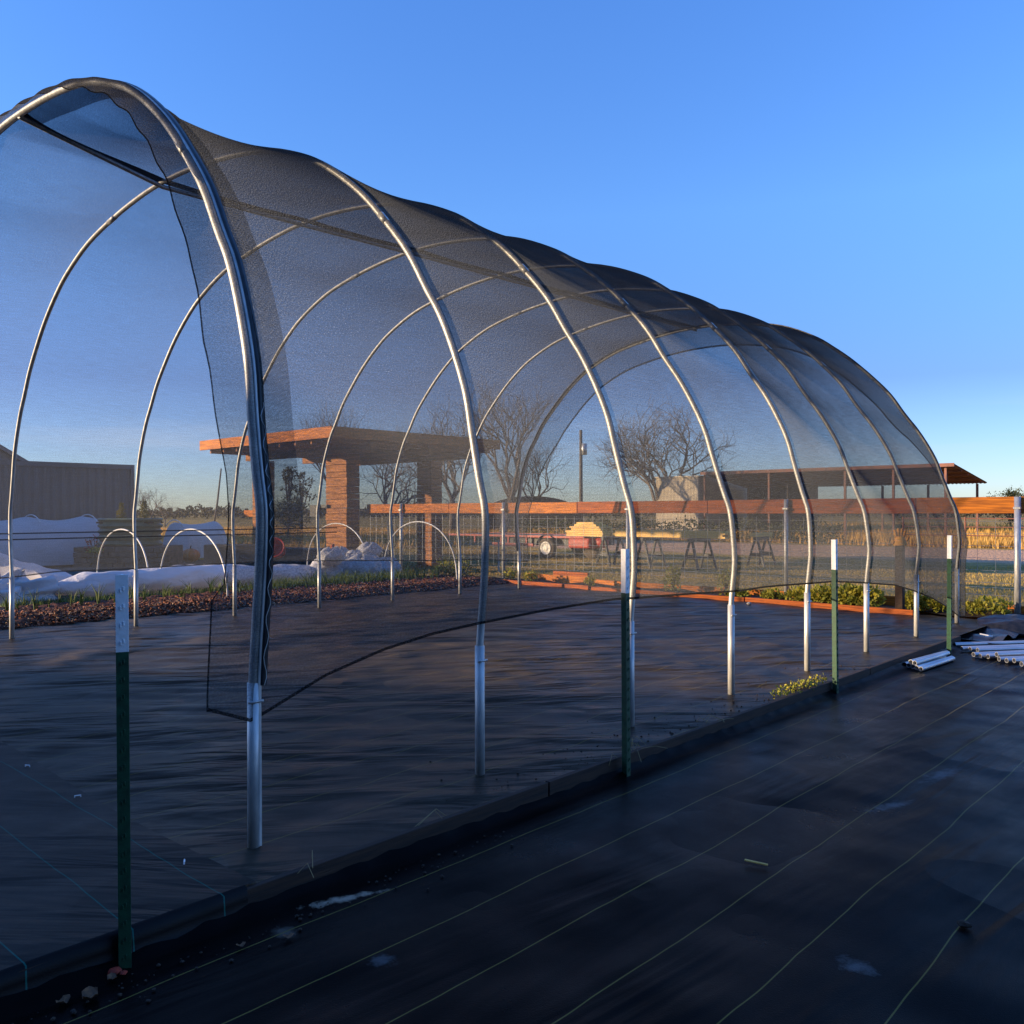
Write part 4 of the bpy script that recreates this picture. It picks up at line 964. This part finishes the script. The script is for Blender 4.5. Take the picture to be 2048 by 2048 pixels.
for i, (px, py, r, lab) in enumerate([(226,1116,.15,'round pale boulder in front of the stone base'), (182,1112,.12,'flat pale stone at the left foot of the stone base'), (403,1108,.09,'small pale stone right of the pumpkin')]):
    q = gp(px, py, 0.0); b = MB(); lump(b, (0,0,0), r, n=12, seed=80+i, flat=.75); o = b.build('garden_stone', STONE, smooth=True); o.location = (q.x, q.y, r*.4); tag(o, lab, 'stone')
# white covered low tunnels
def white_tunnel(xc, y0, y1, hw, h, label, seed):
    rs = random.Random(seed); rows = []; ny = 60
    for k in range(ny):
        u = k/(ny-1); y = y0+(y1-y0)*u; endk = min(1, min(u, 1-u)*10)**.5; bay = abs(math.sin(u*math.pi*(y1-y0)/1.3))
        rows.append([(xc+hw*(.55+.45*endk)*math.cos(a)*(1+.02*math.sin(7*a+k)), y, .02+h*(.25+.75*endk)*(1-.09*bay)*max(0, math.sin(a))**.75) for a in np.linspace(0, math.pi, 34)])
    t_ = empty('low_tunnel', (0,0,0), label, 'low tunnel', 'white fleece low tunnels'); t_.location = (0,0,0)
    MB().grid(rows).build('fleece', ROWCOV, t_, True)
    for k in range(int((y1-y0)/1.3)+1):
        y = y0+.1+k*1.3
        if y < y1: MB().tube([(xc+(hw+.02)*math.cos(a), y, .03+(h+.03)*max(0, math.sin(a))**.75) for a in np.linspace(.9, math.pi-.9, 16)], .012, 6).build('hoop', PVC, t_, True)
white_tunnel(-19.6, -1.0, 8.0, 1.05, 1.14, 'long white fleece low tunnel in front of the grey container', 1)
white_tunnel(-19.9, 9.2, 10.6, .78, .98, 'shorter white fleece low tunnel ending right of the ribbed tank', 2)
white_tunnel(-17.3, -3.0, 4.0, .8, .55, 'flatter white fleece low tunnel nearest the path at the left', 3)
bl = MB().box(-.65,.65,-.35,.35,-.05,.5); o = bl.build('raised_bed', mat('dark_block', (.07,.065,.055), .85, 0, (.045,.04,.035), 6, bump=.006, bscale=14), bevel=.02); o.location = (-15.05,8.45,.02); o.rotation_euler = (0,0,R(40)); tag(o, 'dark square sided raised bed left of the pavilion', 'raised bed')
bl = MB().box(-1.7,1.7,-.3,.3,-.1,.36); o = bl.build('raised_bed', BLACKM, bevel=.02); o.location = (-14.6,10.6,0); o.rotation_euler = (0,0,R(15)); tag(o, 'long low black raised bed between the pavilion piers', 'raised bed')
# red round cushion-like tub and bright red can
REDB = mat('red_plastic', (.62,.05,.03), .45)
q = atd(557,1103,17.2); tb = MB().lathe([(.0,0),(.15,.0),(.19,.26),(.205,.27),(.20,.285),(.175,.27),(.15,.05),(.0,.04)], 28); o = tb.build('red_tub', REDB, smooth=True); o.location = (q.x,q.y,q.z-.0); o.rotation_euler = (R(70),0,R(40)); tag(o, 'round red plastic tub tipped on its side beyond the white roll', 'tub')
q = atd(665,1132,16.2); cn = empty('fuel_can', (q.x,q.y,max(q.z-.02,.0)), 'bright orange red plastic can standing at the foot of the nearer pavilion pier', 'can', rz=R(43))
MB().box(-.07,.07,-.1,.1,0,.34).build('body', mat('orange_red', (.85,.09,.03), .4), cn, bevel=.03); MB().tube([(0,-.06,.33),(0,-.05,.40),(0,.04,.40),(0,.06,.33)], .014, 8).build('handle', REDB, cn, True); MB().tube([(0,.07,.33),(0,.1,.42)], .018, 8).build('spout', BLACKM, cn, True)

# dark round-roofed shed far off, utility poles
shd = empty('round_roofed_shed', (-35, 41, 0), 'low dark round roofed shed on the skyline left of the utility pole', 'shed', rz=YAW)
MB().grid([[(x, 0 if s_ == 0 else 8, z) for x, z in [(3.3*math.cos(a), 1.0+1.25*math.sin(a)) for a in np.linspace(0, math.pi, 26)]] for s_ in (0,1)]).build('roof', mat('dark_tarp', (.03,.035,.035), .6, 0, (.05,.05,.05), 2, bump=.05, bscale=2), shd, True)
MB().add([(3.3*math.cos(a), 0, 1.0+1.25*math.sin(a)) for a in np.linspace(0, math.pi, 26)]+[(-3.3,0,-.2),(3.3,0,-.2)], [tuple(range(28))]).build('end_wall', SLATE, shd)
MB().box(-3.28,-3.22,0,8,-.2,1.0).box(3.22,3.28,0,8,-.2,1.0).build('side_wall', SLATE, shd)
POLE = mat('pole_wood', (.13,.11,.09), .85, 0, (.08,.07,.06), 4)
q = atd(1162,1011,70); up_ = empty('utility_pole', (q.x,q.y,-.2), 'wooden utility pole with a transformer can, left of the bare tree', 'utility pole')
MB().tube([(0,0,-.2),(0,0,8.0)], [.16,.12], 10).build('pole', POLE, up_, True)
MB().tube([(.18,.18,6.0),(.18,.18,6.9)], .24, 14).build('transformer', GALV2, up_, True)
MB().bar((-.1,-.1,6.5),(.2,.2,6.5),.08,.08).build('bracket', GALV2, up_)
q = atd(424,1011,60); o = MB().tube([(0,0,-.3),(.28,.25,2.0),(.5,.42,4.35)], [.09,.07,.05], 8).build('leaning_pole', POLE, smooth=True); o.location = (q.x,q.y,-.1); tag(o, 'bare pole leaning to the right on the skyline, left of the pavilion', 'pole')

# corral rails at the right
cr = empty('corral_fence', (-7, 37, -.12), 'low rust brown pipe corral fence in the golden field at the right', 'fence')
for x in np.arange(-3, 22, 2.4): MB().tube([(x, .07*x, 0), (x, .07*x, 1.12)], .04, 6).build('post', RUST, cr)
for z in (.35,.7,1.05): MB().tube([(-3, -.21, z), (20, 1.4, z)], .025, 6).build('rail', RUST, cr)

# ------------------------------------------------------------------ trees
BARK = mat('bare_bark', (.15,.115,.085), .85, 0, (.09,.07,.05), 3)
def bare_tree(loc, H, seed, label, spread=.62, trunk_h=.22, levels=6, lean_=(0,0), tr_r=None, group='bare winter trees beyond the fence', kids=(2,3), twist=0.0, cat='tree', up_b=.18):
    rs = random.Random(seed); root = empty('bare_tree', loc, label, cat, group); root.rotation_euler = (0,0,twist)
    trb = MB(); tb_ = MB(); r0 = tr_r or H*.022
    base = Vector((0,0,-.3)); top = Vector((lean_[0]*H*trunk_h, lean_[1]*H*trunk_h, H*trunk_h))
    trb.tube([base, base.lerp(top,.5)+Vector((.02*H*rs.uniform(-1,1),0,0)), top], [r0*1.25, r0*1.0, r0*.85], 8)
    def grow(b, p, d, L, r, lev):
        n_ = 3 if lev < 3 else 2; pts = [p]; q = p; dd = d.copy()
        for k in range(n_):
            dd = (dd+Vector((rs.gauss(0,.16), rs.gauss(0,.16), rs.gauss(0,.10)+.07))).normalized(); q = q+dd*L/n_; pts.append(q)
        b.tube(pts, [r*(1-.45*k/n_) for k in range(n_+1)], 5 if lev < 2 else 3, cap=False)
        if lev >= levels: return
        nk = rs.choice(kids)+(1 if lev in (1,2) else 0)
        for k in range(nk):
            u = rs.uniform(.35, 1) if k else 1.0; i_ = min(n_-1, int(u*n_)); pp = pts[i_].lerp(pts[i_+1], u*n_-i_ if u < 1 else 1)
            a = rs.uniform(0, 6.28); side = dd.orthogonal(); side.rotate(Matrix.Rotation(a, 3, dd)); nd = (dd*.8+side*spread*rs.uniform(.6,1.3)+Vector((0,0,up_b))).normalized()
            grow(b, pp, nd, L*rs.uniform(.62,.84), max(r*.56, .0045*H/8), lev+1)
    nl = rs.choice((3,4,4))
    for k in range(nl):
        a = 6.28*k/nl+rs.uniform(-.4,.4); d = Vector((math.cos(a)*spread+lean_[0]*.6, math.sin(a)*spread+lean_[1]*.6, 1.0)).normalized()
        grow(tb_, top, d, H*.25, r0*.6, 1)
    trb.build('trunk', BARK, root, True); tb_.build('crown', BARK, root)
    return root
q = atd(1322,1011,50); bare_tree((q.x,q.y,-.1), 10.2, 11, 'wide fan shaped bare tree in front of the tan barn bay', spread=.78, trunk_h=.13, kids=(3,3,3))
q = atd(999,1011,46); bare_tree((q.x,q.y,-.1), 9.6, 5, 'tall bare tree leaning to the right, behind the second and third hoops', spread=.55, lean_=(.25,.2), trunk_h=.2)
q = atd(905,1011,56); bare_tree((q.x,q.y,-.1), 9.5, 17, 'bare tree seen over the right end of the pavilion roof', spread=.55)
q = atd(779,1011,40); bare_tree((q.x,q.y,-.1), 6.6, 23, 'bare tree with low spreading limbs behind the middle of the pavilion', spread=.8, trunk_h=.14)
q = atd(668,1011,60); bare_tree((q.x,q.y,-.1), 9.2, 31, 'narrow bare tree whose top shows above the pavilion roof corner', spread=.32)
q = atd(855,1011,60); bare_tree((q.x,q.y,-.1), 8.6, 37, 'bare tree just left of the one over the roof end', spread=.5)
q = atd(1065,1011,62); bare_tree((q.x,q.y,-.1), 7.2, 43, 'smaller bare tree behind the dark round roofed shed', spread=.6)
q = atd(1430,1011,75); bare_tree((q.x,q.y,-.1), 5.6, 47, 'low bare tree above the barn roof right of the wide one', spread=.7, levels=5)
q = atd(302,1011,70); bare_tree((q.x,q.y,-.1), 4.4, 53, 'small bare bush on the skyline right of the container', spread=.8, levels=5)
q = atd(330,1011,75); bare_tree((q.x,q.y,-.1), 3.0, 59, 'lowest bare bush on the skyline beyond the white low tunnel', spread=.8, levels=5)
def scrub_tree(loc, H, rx, label, seed, mt, n_=1400, name='evergreen_tree', L=.3, trunk=True, z0=.2, group='evergreen trees on the skyline', cat='tree'):
    rs = random.Random(seed); b = MB(); cl_ = [(rs.gauss(0,rx*.45), rs.gauss(0,rx*.45), H*(z0+(1-z0)*rs.random()**.8), rs.uniform(.18,.38)*rx) for _ in range(22)]
    for k in range(n_):
        c = rs.choice(cl_); v = Vector((rs.gauss(0,1), rs.gauss(0,1), rs.gauss(0,.7))).normalized()*c[3]*rs.random()**.4
        leafq(b, (c[0]*(1.15-c[2]/H*.6)+v.x, c[1]*(1.15-c[2]/H*.6)+v.y, min(c[2], H*.93)+v.z), L*rs.uniform(.5,1.2), L*.35, rs, .3)
    o = empty(name, loc, label, cat, group); b.build('crown', mt, o)
    tb_ = MB().tube([(0,0,-.2),(rs.gauss(0,.1),0,H*.45),(0,rs.gauss(0,.1),H*.85)], [H*.03,H*.02,H*.006], 7)
    for c in cl_[:12]: tb_.tube([(0,0,H*.25),(c[0]*.6,c[1]*.6,c[2]*.8),(c[0],c[1],c[2])], [H*.01,H*.006,H*.003], 4, False)
    tb_.build('trunk', BARK, o, True); return o
q = atd(2025,1011,50); scrub_tree((q.x,q.y,0), 2.35, 1.5, 'rounded dark green tree at the right edge beyond the golden field', 3, BUSHG, 2200, L=.16)
q = atd(577,1011,60); scrub_tree((q.x,q.y,0), 4.4, .9, 'thin open pine left of the gap between the pavilion piers', 4, EVERG, 420, L=.3, z0=.45)
q = atd(603,1011,60); scrub_tree((q.x,q.y,0), 4.0, .8, 'thin open pine just right of the other pine', 5, EVERG, 380, L=.3, z0=.4)
q = atd(575,1011,46); scrub_tree((q.x,q.y,0), 1.75, 1.6, 'dense dark bush below the two thin pines', 6, BUSHG, 1500, L=.18, z0=.1, cat='bush')
# far woodland along the horizon
b = MB(); rs = random.Random(66)
for k in range(26000):
    ang = rs.uniform(-38, 36); d = rs.uniform(150, 210); dirv = (fw*math.cos(R(ang))+rt*math.sin(R(ang))); x, y = CAM.x+dirv.x*d, CAM.y+dirv.y*d
    hmax = 1.5+.35*math.sin(ang*.9)+.3*math.sin(ang*3.1+1)+.25*math.sin(ang*11)
    leafq(b, (x, y, .2+rs.random()**.8*max(.5, hmax)), rs.uniform(.3,.7), .35, rs, .3)
tag(b.build('far_woodland', leafmat('far_leaf', (.055,.05,.03), (.09,.07,.04), .05)), 'low dark line of far woodland on the horizon', 'woodland', kind='stuff')

b = MB(); rs = random.Random(91)
for k in range(5200):
    x = rs.uniform(-30, -11.5); leafq(b, (x, 33.6+rs.gauss(0,.35), -.1+rs.random()**.8*(.85+.12*math.sin(x*2.3)+.08*math.sin(x*7))), rs.uniform(.08,.2), .09, rs, .4)
hg = empty('hedge', (-20,33.6,-.12), 'low dark clipped hedge running in front of the pole barn', 'hedge'); ho = b.build('foliage', BUSHG, hg); ho.location = (20,-33.6,.12)
# ------------------------------------------------------------------ grass
def blades(name, n_, region, h, mt, label, seed, wd=.006, lean2=.5):
    rs = np.random.RandomState(seed); P = region(rs, n_); m_ = len(P)
    a = rs.rand(m_)*6.283; hh = h*(.35+rs.rand(m_)*.9); ln = rs.rand(m_)*lean2
    w_ = wd*(.6+rs.rand(m_)); V = np.zeros((m_*3, 3)); ca, sa = np.cos(a), np.sin(a)
    V[0::3] = P+np.c_[-sa*w_, ca*w_, np.zeros(m_)]; V[1::3] = P+np.c_[sa*w_, -ca*w_, np.zeros(m_)]; V[2::3] = P+np.c_[ca*ln*hh, sa*ln*hh, hh]
    me = bpy.data.meshes.new(name); me.vertices.add(m_*3); me.vertices.foreach_set('co', V.ravel()); me.loops.add(m_*3); me.loops.foreach_set('vertex_index', np.arange(m_*3)); me.polygons.add(m_)
    me.polygons.foreach_set('loop_start', np.arange(m_)*3); me.update(); me.validate()
    o = link(name, me, mt); tag(o, label, 'grass', kind='stuff')
def reg_near(rs, n_):
    y = 10.2+rs.rand(n_)**1.4*12; x = -22+rs.rand(n_)*27; c = (np.sin(x*1.3+y)+np.sin(y*2.1-x*.7)) > -1.1
    return np.c_[x, y, np.full(n_, -.125)][c]
blades('field_grass', 70000, reg_near, .06, GRASSB, 'short green and straw grass beyond the end fence', 1, wd=.006)
def reg_gold(rs, n_):
    y = 33+rs.rand(n_)**1.2*26; x = -34+rs.rand(n_)*40; c = (np.sin(x*.5+y*.3)+np.sin(y*.9-x*.4)+rs.rand(n_)*1.5) > 0.2
    return np.c_[x, y, np.full(n_, -.15)+.3*np.exp(-((y-58)/12)**2)][c]
blades('dry_field_grass', 70000, reg_gold, .34, GOLD, 'tall golden dry grass in the field beyond the dirt track', 2, wd=.03)
def reg_left(rs, n_):
    y = 11+rs.rand(n_)*25; x = -60+rs.rand(n_)*38
    return np.c_[x, y, np.full(n_, -.13)]
blades('rough_grass', 25000, reg_left, .35, GOLD, 'rough straw coloured grass behind the garden on the left', 3, wd=.02)

# ------------------------------------------------------------------ the barn behind the photographer that throws the long shade
sb = empty('shade_barn', (0,0,0), 'tall plain barn behind the viewpoint that throws the long evening shadow', 'barn')
e_h = Vector((.866, .5, 0)).normalized(); n_h = Vector((e_h.y, -e_h.x, 0))      # along the roof edge, and away from the lit ground
p0 = Vector((-2.1, 2.35, 0)); g_ = math.tan(SUN_EL)/(n_h.x*sdir.x+n_h.y*sdir.y)
DD = 11.5; Hb = g_*DD
def bw(lat, dep, z): v = p0+e_h*lat+n_h*(DD+dep); return (v.x, v.y, z)
LL, RR, D2 = -46, 14, 9
MB().add([bw(LL,.4,-.2), bw(RR,.4,-.2), bw(RR,D2,-.2), bw(LL,D2,-.2), bw(LL,.4,Hb-.1), bw(RR,.4,Hb-.1), bw(RR,D2,Hb-.1), bw(LL,D2,Hb-.1)], [(0,1,5,4),(1,2,6,5),(2,3,7,6),(3,0,4,7)]).build('wall', GREYC, sb)
MB().add([bw(LL-.3,0,Hb), bw(RR+.3,0,Hb), bw(RR+.3,D2+.3,Hb-.4), bw(LL-.3,D2+.3,Hb-.4), bw(LL-.3,0,Hb-.12), bw(RR+.3,0,Hb-.12), bw(RR+.3,D2+.3,Hb-.5), bw(LL-.3,D2+.3,Hb-.5)], [(0,1,2,3),(4,7,6,5),(0,4,5,1),(1,5,6,2),(2,6,7,3),(3,7,4,0)]).build('roof', ROOFM, sb)
